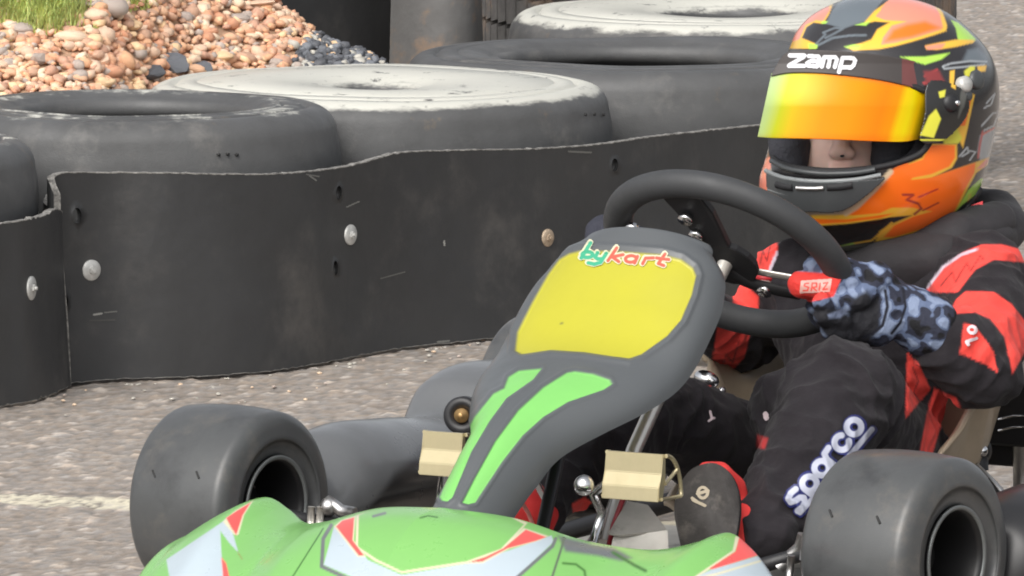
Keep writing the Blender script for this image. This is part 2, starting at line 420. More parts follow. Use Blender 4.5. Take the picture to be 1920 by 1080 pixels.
for i, (x, y, zt, R, ho, mt, lb) in enumerate(TY):
    o = barrier_tyre('old_tyre', x, y, zt, R, ho, M[mt], lb, i * 3.1)
    # small vent holes in the shoulder
    if i in (1, 2):
        d0 = {1: (410, 290), 2: (1098, 215)}[i]
        for k in range(3):
            tgt = None
            pxk, pyk = d0[0] + k * 17, d0[1] - (k % 2)
            # ray against the tyre's analytic cylinder
            dd = ray(pxk, pyk); A = dd.x ** 2 + dd.y ** 2; ox, oy = CAM.x - x, CAM.y - y; Bq = 2 * (ox * dd.x + oy * dd.y); Cq = ox * ox + oy * oy - (R - .002) ** 2
            t = (-Bq - math.sqrt(max(0, Bq * Bq - 4 * A * Cq))) / (2 * A); p = CAM + dd * t
            nrm = Vector((p.x - x, p.y - y, 0)).normalized()
            vh = bmesh.new(); bmesh.ops.create_cone(vh, cap_ends=True, segments=10, radius1=.0026, radius2=.0026, depth=.0035, matrix=Matrix.Translation(p) @ nrm.to_track_quat('Z', 'Y').to_matrix().to_4x4())
            bm_link('vent_hole', vh, M['wear'], o)
    lo = barrier_tyre('lower_tyre', x, y + .02, zt - W2 - .012, R, ho, M['tyre'], None, i * 3.1 + 9) if i != 2 else None
    if lo: tag(lo, 'lower tyre ' + {0: 'under the leftmost grey tyre inside the curled sheet', 1: 'under the dark open tyre with the wide hole', 3: 'under the dull grey tyre behind the steering wheel', 4: 'under the furthest white topped tyre'}[i], 'tyre', 'lower tyres of the barrier')
lo = barrier_tyre('lower_tyre', TY[2][0], TY[2][1] + .01, TY[2][2] - W2 - .012, .397, .2, M['tyre'], 'lower tyre under the white topped tyre beside the gravel bank', 33, grp='lower tyres of the barrier')

# treaded truck tyre at the very back (two of them stacked)
def treaded(z0, label, R=.43, Wt=.30):
    prof = [(R, h) for h in np.linspace(-Wt / 2 + .03, Wt / 2 - .03, 7)] + [(R - .02, Wt / 2 - .008), (R - .05, Wt / 2), (.3, Wt / 2 + .004), (.26, Wt / 2 - .01), (.25, Wt / 2 - .03), (.3, Wt / 2 - .05), (R - .05, Wt / 2 - .06)]
    prof += [(r, -h) for r, h in prof[7:][::-1]]
    root = empty('truck_tyre', (.385, 19.34, z0)); tag(root, label, 'tyre', 'old tyres stacked in the barrier')
    me = lathe_mesh(prof, 96, Vector((.385, 19.34, z0 + Wt / 2))); link('carcass', me, M['tread'], root)
    bm = bmesh.new()
    rows = [(-.5 * Wt + .025, .045), (-.5 * Wt + .085, .05), (-.5 * Wt + .15, .055), (-.5 * Wt + .215, .05), (-.5 * Wt + .272, .042)]
    for ri, (h, hw) in enumerate(rows):
        n = 74
        for k in range(n):
            a = (k + .5 * (ri % 2)) / n * 2 * math.pi
            if math.sin(a) > .35: continue
            d = Vector((math.cos(a), math.sin(a), 0)); t = Vector((-d.y, d.x, 0))
            c = Vector((.385, 19.34, z0 + Wt / 2 + h)) + d * (R + .004)
            box_bm(bm, c, t * (math.pi * R / n * .86) + KZ * .003, d * .010, KZ * hw * .5)
    tb = bm_link('tread_block', bm, M['tread'], root, smooth=False); tb['kind'] = 'stuff'
    return root
treaded(.0, 'lower dusty treaded tyre at the back of the barrier')
treaded(.298, 'dusty treaded tyre with rows of tread blocks at the back, top edge of the photo')

# ---- rubber conveyor belt skirts
def belt(name, path, zlo, zhi, thick, label, matk, holes=(), n=240, rows=26, edge=True, wob=.003, parentless=True):
    """path: list of (x,y,ztop,zbottom) control points; the sheet stands along it"""
    P = catmull([Vector((p[0], p[1], 0)) for p in path], 14); ZT = catmull([Vector((p[2], p[3], 0)) for p in path], 14)
    L = [0.0]
    for a, b_ in zip(P[:-1], P[1:]): L.append(L[-1] + (b_ - a).length)
    L = np.array(L); tot = L[-1]
    px_ = np.array([p.x for p in P]); py_ = np.array([p.y for p in P]); zt_ = np.array([z.x for z in ZT]); zb_ = np.array([z.y for z in ZT])
    def pos(s, t):
        x = np.interp(s, L, px_); y = np.interp(s, L, py_); e = 1e-3
        tx = np.interp(np.minimum(s + e, tot), L, px_) - np.interp(np.maximum(s - e, 0), L, px_); ty = np.interp(np.minimum(s + e, tot), L, py_) - np.interp(np.maximum(s - e, 0), L, py_)
        l = np.hypot(tx, ty) + 1e-12; nx, ny = ty / l, -tx / l         # towards the camera side
        zt = np.interp(s, L, zt_); zb = np.interp(s, L, zb_); z = zb + (zt - zb) * t
        d = wob * (np.sin(s * 9 + 1.3) * np.cos(t * 3.1 + s * 4) + .6 * np.sin(s * 23 + t * 5)) + .010 * (1 - t) ** 2
        return x + nx * d, y + ny * d, z, nx, ny
    return P, L, tot, pos
def find_s(L, tot, pos, px, py):
    S_ = np.linspace(0, tot, 900)[:, None] * np.ones((1, 160)); T_ = np.linspace(0, 1, 160)[None] * np.ones((900, 1))
    x, y, z, _, _ = pos(S_, T_); qx, qy, dep = topix(np.stack([x, y, z], -1).reshape(-1, 3))
    d = (qx - px) ** 2 + (qy - py) ** 2; i = int(np.argmin(d)); return S_.ravel()[i], T_.ravel()[i]
def build_belt(name, path, label, matk, hole_px=(), thick=.011, du=.010, hr=.0085, edge_mat='belt_edge', wob=.003, cat='rubber sheet', group='rubber belt sheets round the barrier', rag=.0016):
    P, L, tot, pos = belt(name, path, 0, 0, thick, label, matk, wob=wob)
    height = .31
    # 2-D triangulation with round holes cut out
    hs_ = [find_s(L, tot, pos, a, b_) for a, b_ in hole_px]
    nu = int(tot / du); nv = int(height / du)
    pts = []; edges = []
    ring = []
    for i in range(nu): ring.append((i / nu * tot, 0.0))
    for j in range(nv): ring.append((tot, j / nv))
    for i in range(nu, 0, -1): ring.append((i / nu * tot, 1.0))
    for j in range(nv, 0, -1): ring.append((0.0, j / nv))
    nring = len(ring); pts += ring; edges += [(i, (i + 1) % nring) for i in range(nring)]
    holes_idx = []
    for (s0, t0) in hs_:
        b0 = len(pts); m = 20
        for k in range(m):
            a = 2 * math.pi * k / m; pts.append((s0 + hr * math.cos(a), t0 + hr * 1.35 * math.sin(a) / height))
        edges += [(b0 + k, b0 + (k + 1) % m) for k in range(m)]; holes_idx.append((b0, m))
    for i in range(1, nu):
        for j in range(1, nv):
            s, t = i / nu * tot, j / nv
            if any((s - a) ** 2 + ((t - b_) * height) ** 2 < (hr * 1.9) ** 2 for a, b_ in hs_): continue
            pts.append((s, t))
    v2, e2_, f2, *_ = mgeo.delaunay_2d_cdt([Vector((p[0], p[1] * height)) for p in pts], edges, [], 0, 1e-7)
    keep = []
    for f in f2:
        c = sum((v2[i] for i in f), Vector((0, 0))) / len(f)
        if any((c.x - a) ** 2 + ((c.y / height - b_) * height / 1.35) ** 2 < (hr * .97) ** 2 for a, b_ in hs_): continue
        keep.append(list(f))
    s = np.array([v.x for v in v2]); t = np.array([v.y / height for v in v2])
    x, y, z, nx, ny = pos(s, t)
    rg = np.array([noise.noise(Vector((q * 90, 3, 0))) + .5 * noise.noise(Vector((q * 260, 8, 0))) for q in s]) * rag
    z = z + rg * (t > .999) + rg * 1.5 * (t < .001)
    front = np.stack([x, y, z], -1); back = front - np.stack([nx, ny, 0 * nx], -1) * thick
    nV = len(v2); V = np.vstack([front, back]).tolist()
    F = keep + [[i + nV for i in f[::-1]] for f in keep]
    def side(idx, flip=False):
        out = []
        for a, b_ in zip(idx, idx[1:] + idx[:1]):
            q = [a, b_, b_ + nV, a + nV]; out.append(q[::-1] if flip else q)
        return out
    # cdt may reorder: map by coordinates
    key = {(round(v.x, 5), round(v.y, 5)): i for i, v in enumerate(v2)}
    def mp(p): return key.get((round(p[0], 5), round(p[1] * height, 5)))
    for b0, m in holes_idx:
        idx = [mp(pts[b0 + k]) for k in range(m)]
        if None not in idx: F += side(idx, True)
    root = empty(name, Vector(front[0]) * 0 + Vector((float(x[0]), float(y[0]), 0)))
    tag(root, label, cat, group)
    me = bpy.data.meshes.new('sheet'); me.from_pydata([tuple(v) for v in V], [], F); me.update(); me.polygons.foreach_set('use_smooth', np.ones(len(me.polygons), bool))
    link('sheet', me, M[matk], root)
    # pale cut edge running round the rim of the sheet, proud of it by a hair
    EV = []; EF = []
    idx = [mp(p) for p in ring]; idx = [i for i in idx if i is not None]; m = len(idx)
    for i in idx:
        dz = .0008 if t[i] > .999 else (-.0008 if t[i] < .001 else 0)
        f_ = front[i] + np.array([nx[i], ny[i], 0]) * .0006 + np.array([0, 0, dz]); b2 = back[i] - np.array([nx[i], ny[i], 0]) * .0006 + np.array([0, 0, dz])
        lo_ = -.0016 if t[i] > .999 else (.0010 if t[i] < .001 else 0)
        EV += [f_ + np.array([0, 0, lo_]), f_, b2]
    for k in range(m):
        a, b_ = 3 * k, 3 * ((k + 1) % m); EF += [[a, b_, b_ + 1, a + 1], [a + 1, b_ + 1, b_ + 2, a + 2]]
    me = bpy.data.meshes.new('cut_edge'); me.from_pydata([tuple(v) for v in EV], [], EF); me.update()
    link('cut_edge', me, M[edge_mat], root)
    return root, (L, tot, pos)
def gpt(px, pyb, pyt, push=0.0):
    """a ground point of a sheet's foot seen at (px,pyb) and the height of its top seen at pyt"""
    g = ground(px, pyb); g.y += push; t = onY(px, pyt, g.y); return (g.x, g.y, t.z, 0.004)
main_path = [gpt(98, 745, 352, .10)]
main_path[0] = (main_path[0][0] + .012, main_path[0][1] + .035, .300, .004)
for px, pb, ptp in [(112, 722, 328), (200, 714, 324), (330, 710, 325), (450, 703, 327), (560, 690, 324), (650, 672, 312), (740, 657, 288), (820, 647, 283), (900, 638, 281), (1000, 627, 280), (1120, 610, 271), (1240, 592, 255), (1340, 574, 244), (1440, 556, 233), (1600, 530, 214)]:
    main_path.append(gpt(px, pb, ptp))
root, bi = build_belt('rubber_sheet', main_path, 'long black rubber belt sheet bolted along the tyre barrier', 'belt', [(143, 405), (121, 565), (635, 362), (629, 502), (1153, 310)])
def washer(px, py, bi, root, r=.0165, mt='washer', boltmat='washer'):
    L, tot, pos = bi; s, t = find_s(L, tot, pos, px, py); x, y, z, nx, ny = pos(np.array([s]), np.array([t]))
    p = Vector((x[0], y[0], z[0])); n_ = Vector((nx[0], ny[0], 0)).normalized()
    prof = [(.0005, .0035), (r * .45, .0036), (r * .5, .0032), (r * .93, .0032), (r, .002), (r, -.002)]
    me = lathe_mesh(prof, 28, p, n_, closed=False); wv = link('washer', me, M[mt], root)
    bm = bmesh.new(); q = n_.to_track_quat('Z', 'Y').to_matrix().to_4x4()
    bmesh.ops.create_cone(bm, cap_ends=True, segments=6, radius1=.0062, radius2=.0058, depth=.004, matrix=Matrix.Translation(p + n_ * .005) @ q)
    bmesh.ops.create_cone(bm, cap_ends=True, segments=12, radius1=.0032, radius2=.003, depth=.004, matrix=Matrix.Translation(p + n_ * .0085) @ q)
    bm_link('bolt', bm, M[boltmat], wv, smooth=False)
main_belt = root
washer(170, 506, bi, root); washer(657, 440, bi, root); washer(1027, 446, bi, root, .0145, 'rust', 'rust')
left_path = [(-1.42, 15.60, .272, .004)] + [gpt(*q) for q in [(-220, 800, 452), (-120, 786, 440), (0, 763, 420), (45, 756, 414), (85, 742, 404)]]
g5 = gpt(108, 735, 392, .02); g6 = (onY(119, 380, g5[1] + .045).x, g5[1] + .05, .272, .004); g7 = (onY(104, 368, g5[1] + .1).x, g5[1] + .105, .276, .004)
g8 = (onY(94, 360, g5[1] + .14).x, g5[1] + .15, .278, .004); g9 = (onY(99, 345, g5[1] + .2).x, g5[1] + .21, .285, .004)
left_path += [g5, g6, g7, g8, g9]
root2, bi2 = build_belt('rubber_sheet', left_path, 'shorter rubber sheet curling round the leftmost tyre', 'belt', [], wob=.002, rag=.003)
washer(58, 541, bi2, root2, .0185)
# sheets behind the gravel bank
pb = [(-.75, 18.55), (-.50, 18.68), (-.32, 18.86), (-.232, 18.98), (-.20, 19.03)]
build_belt('rubber_sheet', [(x, y, .66, .004) for x, y in pb], 'plain black rubber sheet behind the gravel bank', 'belt', [], wob=.004)
pb = [(-.219, 18.90), (-.17, 18.84), (-.12, 18.82), (-.075, 18.85), (-.058, 18.93)]
build_belt('rubber_sheet', [(x, y, .62, .004) for x, y in pb], 'dusty grey rubber sheet with brown dirt beside the treaded tyre', 'belt_grey', [], wob=.002)

# ================================================================== GRAVEL BANK
def bank_z(x, y):
    x = np.asarray(x, float); y = np.asarray(y, float)
    y0 = np.interp(x, [-1.6, -.9, -.69, -.62, -.55, -.45, -.2, .1], [16.75, 16.88, 16.95, 17.12, 17.31, 17.44, 17.56, 17.75])
    z = .338 + .52 * (y - y0)
    crest = np.interp(x, [-3, -.49, -.45, -.40, -.355, -.31, -.24, -.215, -.1, .1], [.80, .62, .515, .462, .420, .392, .370, .350, .05, .0])
    k = .02; zz = -k * np.log(np.exp(-z / k) + np.exp(-crest / k))
    front = np.clip((y - (y0 - .10)) / .10, 0, 1) ** .5
    lateral = np.interp(x, [-2.6, -2.0, -.2, .0], [0, 1, 1, 0])
    back = 1 - sstep(0.95, 1.4, y - y0)
    zz = zz - .55 * np.clip(y - y0 - np.interp(x, [-.45, -.3, -.2], [.34, .20, .15]), 0, 2) * sstep(-.60, -.44, x)
    return np.maximum(-.02, zz * front * lateral * back)
bx = np.linspace(-2.6, .1, 300); by = np.linspace(16.6, 18.5, 200); BX, BY = np.meshgrid(bx, by, indexing='ij')
BZ = bank_z(BX, BY) - .006
bnoise = np.array([noise.noise(Vector((a, b_, 0)) * 22) for a, b_ in zip(BX.ravel(), BY.ravel())]).reshape(BX.shape) * .006
me = mesh_np('gravel_bank', np.stack([BX, BY, np.maximum(BZ + bnoise, -.02)], -1).reshape(-1, 3), grid_faces(300, 200))
M['earth'] = mat('sandy_earth', (.46, .29, .19), .95, vary=(40, .35), bump=(120, .6, .01), dirt=[((.42, .28, .18), 60, .5, .6)])
bank = tag(link('gravel_bank', me, M['earth']), 'sloping bank of orange pebbles behind the tyres', kind='structure')
stone_cols = [srgb(*c, .95) for c in [(222, 172, 138), (230, 186, 152), (214, 158, 126), (226, 194, 168), (208, 168, 142), (236, 210, 182), (204, 160, 136), (186, 172, 162), (228, 178, 140), (240, 206, 164)]]
smats = []
for i, c in enumerate(stone_cols): smats.append(mat('pebble_%d' % i, c, .75, vary=(60, .15), bump=(180, .4, .003), dirt=((c[0] * .85, c[1] * .72, c[2] * .62), 45, .5, .75)))
dark_m = [mat('slate_chip', srgb(118, 121, 127, .9), .7, vary=(70, .35), bump=(150, .5, .004)), mat('charcoal_chip', srgb(92, 94, 99, .9), .65, vary=(70, .3), bump=(150, .5, .004)), mat('pale_chip', srgb(196, 192, 182, .9), .7, vary=(70, .2))]
def pebble_mesh(sd_, sub=2, ang=0):
    bm = bmesh.new(); bmesh.ops.create_icosphere(bm, subdivisions=sub, radius=1)
    for v in bm.verts:
        n_ = noise.noise(v.co * 1.1 + Vector((sd_ * 5.1, 0, 0))); n2 = noise.noise(v.co * 2.3 + Vector((0, sd_ * 3.3, 0)))
        v.co *= 1 + .28 * n_ + .10 * n2
        if ang: 
            for ax, lim in ((Vector((1, .3, .2)).normalized(), .62), (Vector((-.4, 1, .1)).normalized(), .6), (Vector((-.2, -.3, 1)).normalized(), .55), (Vector((.6, -.8, .4)).normalized(), .6)):
                d = v.co.dot(ax)
                if d > lim: v.co -= ax * (d - lim)
    me = bpy.data.meshes.new('stone'); bm.to_mesh(me); bm.free()
    me.polygons.foreach_set('use_smooth', np.ones(len(me.polygons), bool) if not ang else np.zeros(len(me.polygons), bool)); return me
PM = [pebble_mesh(i) for i in range(9)]; AM = [pebble_mesh(i + 20, 2, 1) for i in range(6)]
pm_cache = {}
def stone(p, size, rot, k, mt, ang=False, name='stone', parent=None):
    me0 = (AM if ang else PM)[k % (6 if ang else 9)]; key = (me0.name, mt.name)
    if key not in pm_cache:
        m2 = me0.copy(); m2.name = 'stone'; m2.materials.append(mt); pm_cache[key] = m2
    o = bpy.data.objects.new(name, pm_cache[key]); C.objects.link(o); o.location = p; o.scale = size; o.rotation_euler = rot
    o.parent = parent or bank; return o
def bank_hit(px, py):
    d = ray(px, py); Ys = np.linspace(16.8, 18.3, 300); ts = Ys / d.y; P = np.array(CAM)[None] + np.array(d)[None] * ts[:, None]
    zb = bank_z(P[:, 0], P[:, 1]); i = np.argmax(P[:, 2] < zb)
    if not (P[:, 2] < zb).any(): return None
    return Vector(P[i])
nst = 0
big = [  # px, py, half width px, half height px, colour index
 (40, 52, 26, 11, 7), (133, 68, 33, 12, 5), (178, 27, 23, 12, 5), (205, 14, 34, 22, 7), (233, 115, 22, 19, 8), (207, 135, 24, 14, 2), (193, 157, 22, 9, 9),
 (197, 66, 22, 18, 3), (21, 65, 12, 12, 5), (52, 97, 16, 13, 3), (345, 32, 20, 11, 7), (262, 100, 14, 12, 7), (480, 6, 38, 6, 3), (482, 27, 14, 13, 6), (506, 20, 10, 8, 5),
 (448, 33, 20, 9, 7), (530, 42, 15, 9, 5), (490, 55, 13, 10, 4), (547, 60, 11, 9, 9), (575, 70, 11, 6, 9), (598, 76, 9, 5, 5), (458, 108, 22, 12, 4), (415, 105, 24, 9, 9), (372, 92, 18, 9, 3), (525, 88, 14, 8, 4),
 (128, 122, 13, 10, 4), (100, 92, 12, 8, 2), (270, 78, 17, 8, 8), (310, 60, 16, 9, 3), (330, 95, 14, 8, 2), (392, 60, 17, 9, 2), (430, 70, 16, 9, 1), (300, 20, 15, 10, 1), (395, 20, 16, 9, 0), (425, 5, 12, 8, 7),
 (8, 98, 10, 9, 1), (85, 110, 13, 9, 0), (60, 135, 13, 10, 4), (20, 135, 14, 8, 1), (150, 145, 14, 8, 1), (108, 150, 12, 7, 6)]
def ell(px, py, hw, hh, mt, ang=False, dz=0.0):
    global nst
    p = bank_hit(px, py + hh * .5)
    if p is None: p = bank_hit(px, py + hh * 1.6)
    if p is None: return
    sc = p.y and (p - CAM).length / FPX
    stone(p + Vector((0, 0, hh * sc * .45 + dz)), (hw * sc, hw * sc * random.uniform(.7, 1.0), hh * sc), (random.uniform(-.15, .15), random.uniform(-.2, .2), random.uniform(-.4, .4)), nst, mt, ang)
    nst += 1
for px, py, hw, hh, ci_ in big: ell(px, py, hw, hh, smats[ci_])
ell(322, 116, 46, 22, dark_m[0], True); ell(285, 134, 34, 14, dark_m[1], True); ell(378, 124, 30, 12, dark_m[0], True)
cnt = 0
while nst < 298 and cnt < 3000:
    cnt += 1
    if cnt % 4 == 0: px, py = random.uniform(556, 712), random.uniform(80, 122)
    else: px, py = random.uniform(-5, 560), random.uniform(2, 168)
    dk = px > 555 + random.uniform(-10, 10) and py > 74
    p = bank_hit(px, py)
    if p is None: continue
    if (px < 165 and py < 58 and random.random() < .8): continue
    hw = random.triangular(7, 21, 10); hh = hw * random.uniform(.5, .8)
    if dk: ell(px, py, random.uniform(8, 15), random.uniform(6, 9), random.choice([dark_m[0], dark_m[0], dark_m[1], dark_m[1], dark_m[2], smats[9]]), True)
    else: ell(px, py, hw, hh, random.choice(smats), random.random() < .25)
# finer gravel in between, too many to count
def joined(name, items, meshes, mats_, label, parent=None):
    VV = []; FF = []; MI = []; off = 0
    base = []
    for me in meshes:
        co = mesh_co(me); fa = np.array([list(p.vertices) for p in me.polygons]); base.append((co, fa))
    for (p, s, r, k, mi) in items:
        co, fa = base[k]; R = np.array(Matrix.Rotation(r[2], 3, 'Z') @ Matrix.Rotation(r[0], 3, 'X') @ Matrix.Rotation(r[1], 3, 'Y'))
        VV.append((co * np.array(s)) @ R.T + np.array(p)); FF.append(fa + off); MI.append(np.full(len(fa), mi)); off += len(co)
    me = mesh_np(name, np.vstack(VV), np.vstack(FF)); 
    for m_ in mats_: me.materials.append(m_)
    me.polygons.foreach_set('material_index', np.concatenate(MI).astype(np.int32))
    o = bpy.data.objects.new(name, me); C.objects.link(o); return o
small = [pebble_mesh(i + 40, 1) for i in range(5)]
items = []
for k in range(16500):
    if k < 8600: x = random.uniform(-1.0, -.12)
    else: x = random.uniform(-2.4, -.95)
    y = random.uniform(16.85, 17.95) if k < 8600 else random.uniform(16.7, 18.2)
    z = float(bank_z(x, y))
    if z < .28: continue
    ppx = 960 + FPX * x / y
    s = random.uniform(.0045, .0095) if random.random() < .8 else random.uniform(.008, .013)
    ppy = 540 + FPX * math.tan(math.atan((H - z) / y) - PITCH)
    dk = ppx > 558 + random.uniform(-12, 12) and ppy > 68 + random.uniform(-5, 5)
    mi = (10 + random.choice([0, 0, 1, 1, 2])) if dk else random.randrange(10)
    items.append(((x, y, z + s * random.uniform(-.1, .5)), (s * random.uniform(.8, 1.6), s, s * random.uniform(.5, .85)), (random.uniform(-.6, .6), random.uniform(-.6, .6), random.uniform(0, 6)), random.randrange(5), mi))
gr = joined('gravel', items, small, smats + dark_m, ''); tag(gr, 'small orange and tan gravel filling between the pebbles', 'gravel', kind='stuff')
# grass tufts
def grass(name, spots, label, mat_):
    V = []; F = []
    for (px, py, n, hgt, spr) in spots:
        for k in range(n):
            q = bank_hit(px + random.gauss(0, spr), py + random.gauss(0, 4))
            if q is None: continue
            q = Vector((q.x, q.y + random.uniform(-.01, .06), 0)); q.z = float(bank_z(q.x, q.y)) - .003
            h = hgt * random.uniform(.45, 1.15); a = random.uniform(0, 6.28); lean = random.uniform(.1, .9) * h * .7; w_ = random.uniform(.0009, .0019)
            d = Vector((math.cos(a), math.sin(a), 0)); s = Vector((-d.y, d.x, 0)); b0 = len(V)
            for j in range(5):
                t = j / 4; c = q + KZ * (h * t * (1 - .25 * t)) + d * (lean * t * t); ww = w_ * (1 - t ** 1.5) + .0001
                V += [c - s * ww, c + s * ww]
            for j in range(4): F.append([b0 + 2 * j, b0 + 2 * j + 1, b0 + 2 * j + 3, b0 + 2 * j + 2])
    o = link(name, mesh_np(name, V, F), mat_); return tag(o, label, 'grass', kind='stuff')
M['grass'] = mat('grass_blade', (.45, .50, .15), .6, vary=(25, .4))
M['grass'].node_tree.nodes['Principled BSDF'].inputs['Subsurface Weight'].default_value = .2
M['grass'].node_tree.nodes['Principled BSDF'].inputs['Subsurface Scale'].default_value = .003
grass('grass', [(30, 42, 600, .040, 26), (88, 58, 700, .050, 24), (130, 40, 450, .040, 16), (-20, 40, 300, .045, 25), (60, 16, 500, .045, 40), (250, 8, 300, .03, 22)], 'fresh green grass tuft on top of the gravel bank, top left corner', M['grass'])
grass('grass', [(235, 10, 260, .025, 16), (270, 8, 260, .022, 14), (180, 92, 90, .014, 7), (10, 120, 60, .012, 12)], 'small yellowish green tufts between the pebbles', M['grass'])
# loose chips lying on the asphalt near the foot of the barrier
items = []
for k in range(60):
    px = random.uniform(80, 980); t = random.random() ** 2
    yb = float(np.interp(px, [80, 330, 560, 740, 980], [724, 712, 694, 660, 626])) + 4 + 60 * t
    g = ground(px, yb); s = random.uniform(.0015, .0042)
    items.append(((g.x, g.y, s * .4 - .001), (s * 1.3, s, s * .6), (0, 0, random.uniform(0, 6)), random.randrange(5), random.choice([5, 7, 12, 12])))
tag(joined('loose_chips', items, small, smats + dark_m, ''), 'loose pale stone chips scattered at the foot of the barrier', 'gravel', kind='stuff')

# ================================================================== GO KART
kart = empty('go_kart', KO); tag(kart, 'green, grey and yellow go kart turning past the tyre barrier with a child driving', 'go kart')
LG = srgb(150, 220, 122, .64); WHT = srgb(214, 230, 240, .64); RED = srgb(255, 96, 92, .80); CREAM = srgb(230, 224, 190, .8); GREY = srgb(120, 124, 126, .7); DKG = srgb(70, 130, 50, .6)

# ---- front wheels
def kart_wheel(u, v, zc, R, Wd, steer, side_in, label=None, rimr=.066):
    ax = (KL * math.cos(steer) - KF * math.sin(steer)).normalized()       # axle direction (driver's left)
    fwd = (KF * math.cos(steer) + KL * math.sin(steer)).normalized()
    c = K(u, v, zc); root = empty('wheel', c); adopt(root, kart)
    if label: root['label'] = label
    h = Wd / 2; pr = []
    for k in range(11):
        t = -1 + 2 * k / 10; pr.append((R - .004 * t * t, t * (h - .018)))
    for k in range(1, 8):
        a = k / 8 * math.pi / 2; pr.append((R - .004 - .026 * (1 - math.cos(a)), h - .018 + .018 * math.sin(a)))
    pr += [(R - .034, h + .0015), (R - .038, h + .0022), (R - .043, h + .0012), ((R + rimr) / 2, h + .001), (rimr + .012, h - .006), (rimr + .006, h - .006), (rimr + .001, h - .010), (rimr - .001, h - .016)]
    left = [(r, -q) for r, q in pr[11:][::-1]]
    prof = left + pr + [(rimr + .004, h - .03), (R - .03, h - .03), (R - .03, -h + .03), (rimr + .004, -h + .03)]
    me = lathe_mesh(prof, 128, c, ax); t_ = link('tyre', me, M['slick'], root)
    # rim: deep black barrel with a grey rolled lip either side and a hub
    rp = [(rimr - .001, -h + .010), (rimr + .0015, -h + .007), (rimr + .0015, -h + .003), (rimr - .0035, -h + .004), (rimr - .006, -h + .012), (rimr - .010, -h + .03), (rimr - .012, 0), (rimr - .010, h - .03), (rimr - .006, h - .012), (rimr - .0035, h - .004), (rimr + .0015, h - .003), (rimr + .0015, h - .007), (rimr - .001, h - .010), (rimr - .001, 0)]
    rim = link('rim', lathe_mesh(rp, 72, c, ax), M['rim'], root)
    s = side_in
    lip = [(rimr + .0005, s * (h - .004)), (rimr + .0035, s * (h - .0035)), (rimr + .003, s * (h - .001)), (rimr - .002, s * (h - .0015)), (rimr - .0028, s * (h - .006)), (rimr - .001, s * (h - .007))]
    link('rim_lip', lathe_mesh(lip, 72, c, ax), M['rimlip'], root)
    hubp = [(.0005, -.012), (.048, -.010), (.053, -.002), (.053, .002), (.048, .010), (.03, .012), (.026, s * .03), (.0005, s * .03)]
    if s < 0: hubp = [(.0005, .012), (.048, .010), (.053, .002), (.053, -.002), (.048, -.010), (.03, -.012), (.026, -.03), (.0005, -.03)]
    link('hub', lathe_mesh(hubp, 32, c, ax, closed=False), M['rim'], root)
    for k in range(3):
        a = k * 2.094 + .5; e1_, e2_, _ = frame_from(ax)
        q = c + (e1_ * math.cos(a) + e2_ * math.sin(a)) * .036 + ax * s * .012
        bm = bmesh.new(); bmesh.ops.create_cone(bm, cap_ends=True, segments=6, radius1=.005, radius2=.005, depth=.01, matrix=Matrix.Translation(q) @ ax.to_track_quat('Z', 'Y').to_matrix().to_4x4())
        bm_link('wheel_nut', bm, M['steel'], root, smooth=False)
    return root, c, ax, fwd
M['rimlip'] = mat('rim_lip', (.16, .17, .17), .35, .3)
def slot(px, py, c, ax, R, root, ang=0.9):
    dd = ray(px, py); rel = CAM - c; d2 = dd - ax * dd.dot(ax); r2 = rel - ax * rel.dot(ax)
    A = d2.dot(d2); B = 2 * d2.dot(r2); Cc = r2.dot(r2) - R * R; disc = B * B - 4 * A * Cc
    if disc < 0: return
    t = (-B - math.sqrt(disc)) / (2 * A); p = CAM + dd * t; n = (p - c); n -= ax * n.dot(ax); n.normalize()
    tdir = (ax.cross(n) * math.sin(ang) + ax * math.cos(ang)).normalized(); sdir = n.cross(tdir)
    bm = bmesh.new(); box_bm(bm, p - n * .0015, tdir * .0062, sdir * .0014, n * .0018, .0008); bm_link('wear_slot', bm, M['wear'], root)
ST = -math.radians(5)
fr, cr, axr, _ = kart_wheel(0, -.517, .131, .131, .162, ST, +1, 'front wheel on the driver\'s right, seen from inside')
fl, cl, axl, _ = kart_wheel(0, .497, .132, .134, .166, ST, +1, 'front wheel on the driver\'s left, outer face with the deep black rim')
slot(288, 888, cr, axr, .1305, fr); slot(370, 890, cr, axr, .1305, fr); slot(1557, 962, cl, axl, .1345, fl); slot(1646, 974, cl, axl, .1345, fl)
kart_wheel(-1.05, -.58, .137, .137, .21, 0, +1, None); kart_wheel(-1.05, .58, .137, .137, .21, 0, +1, None)

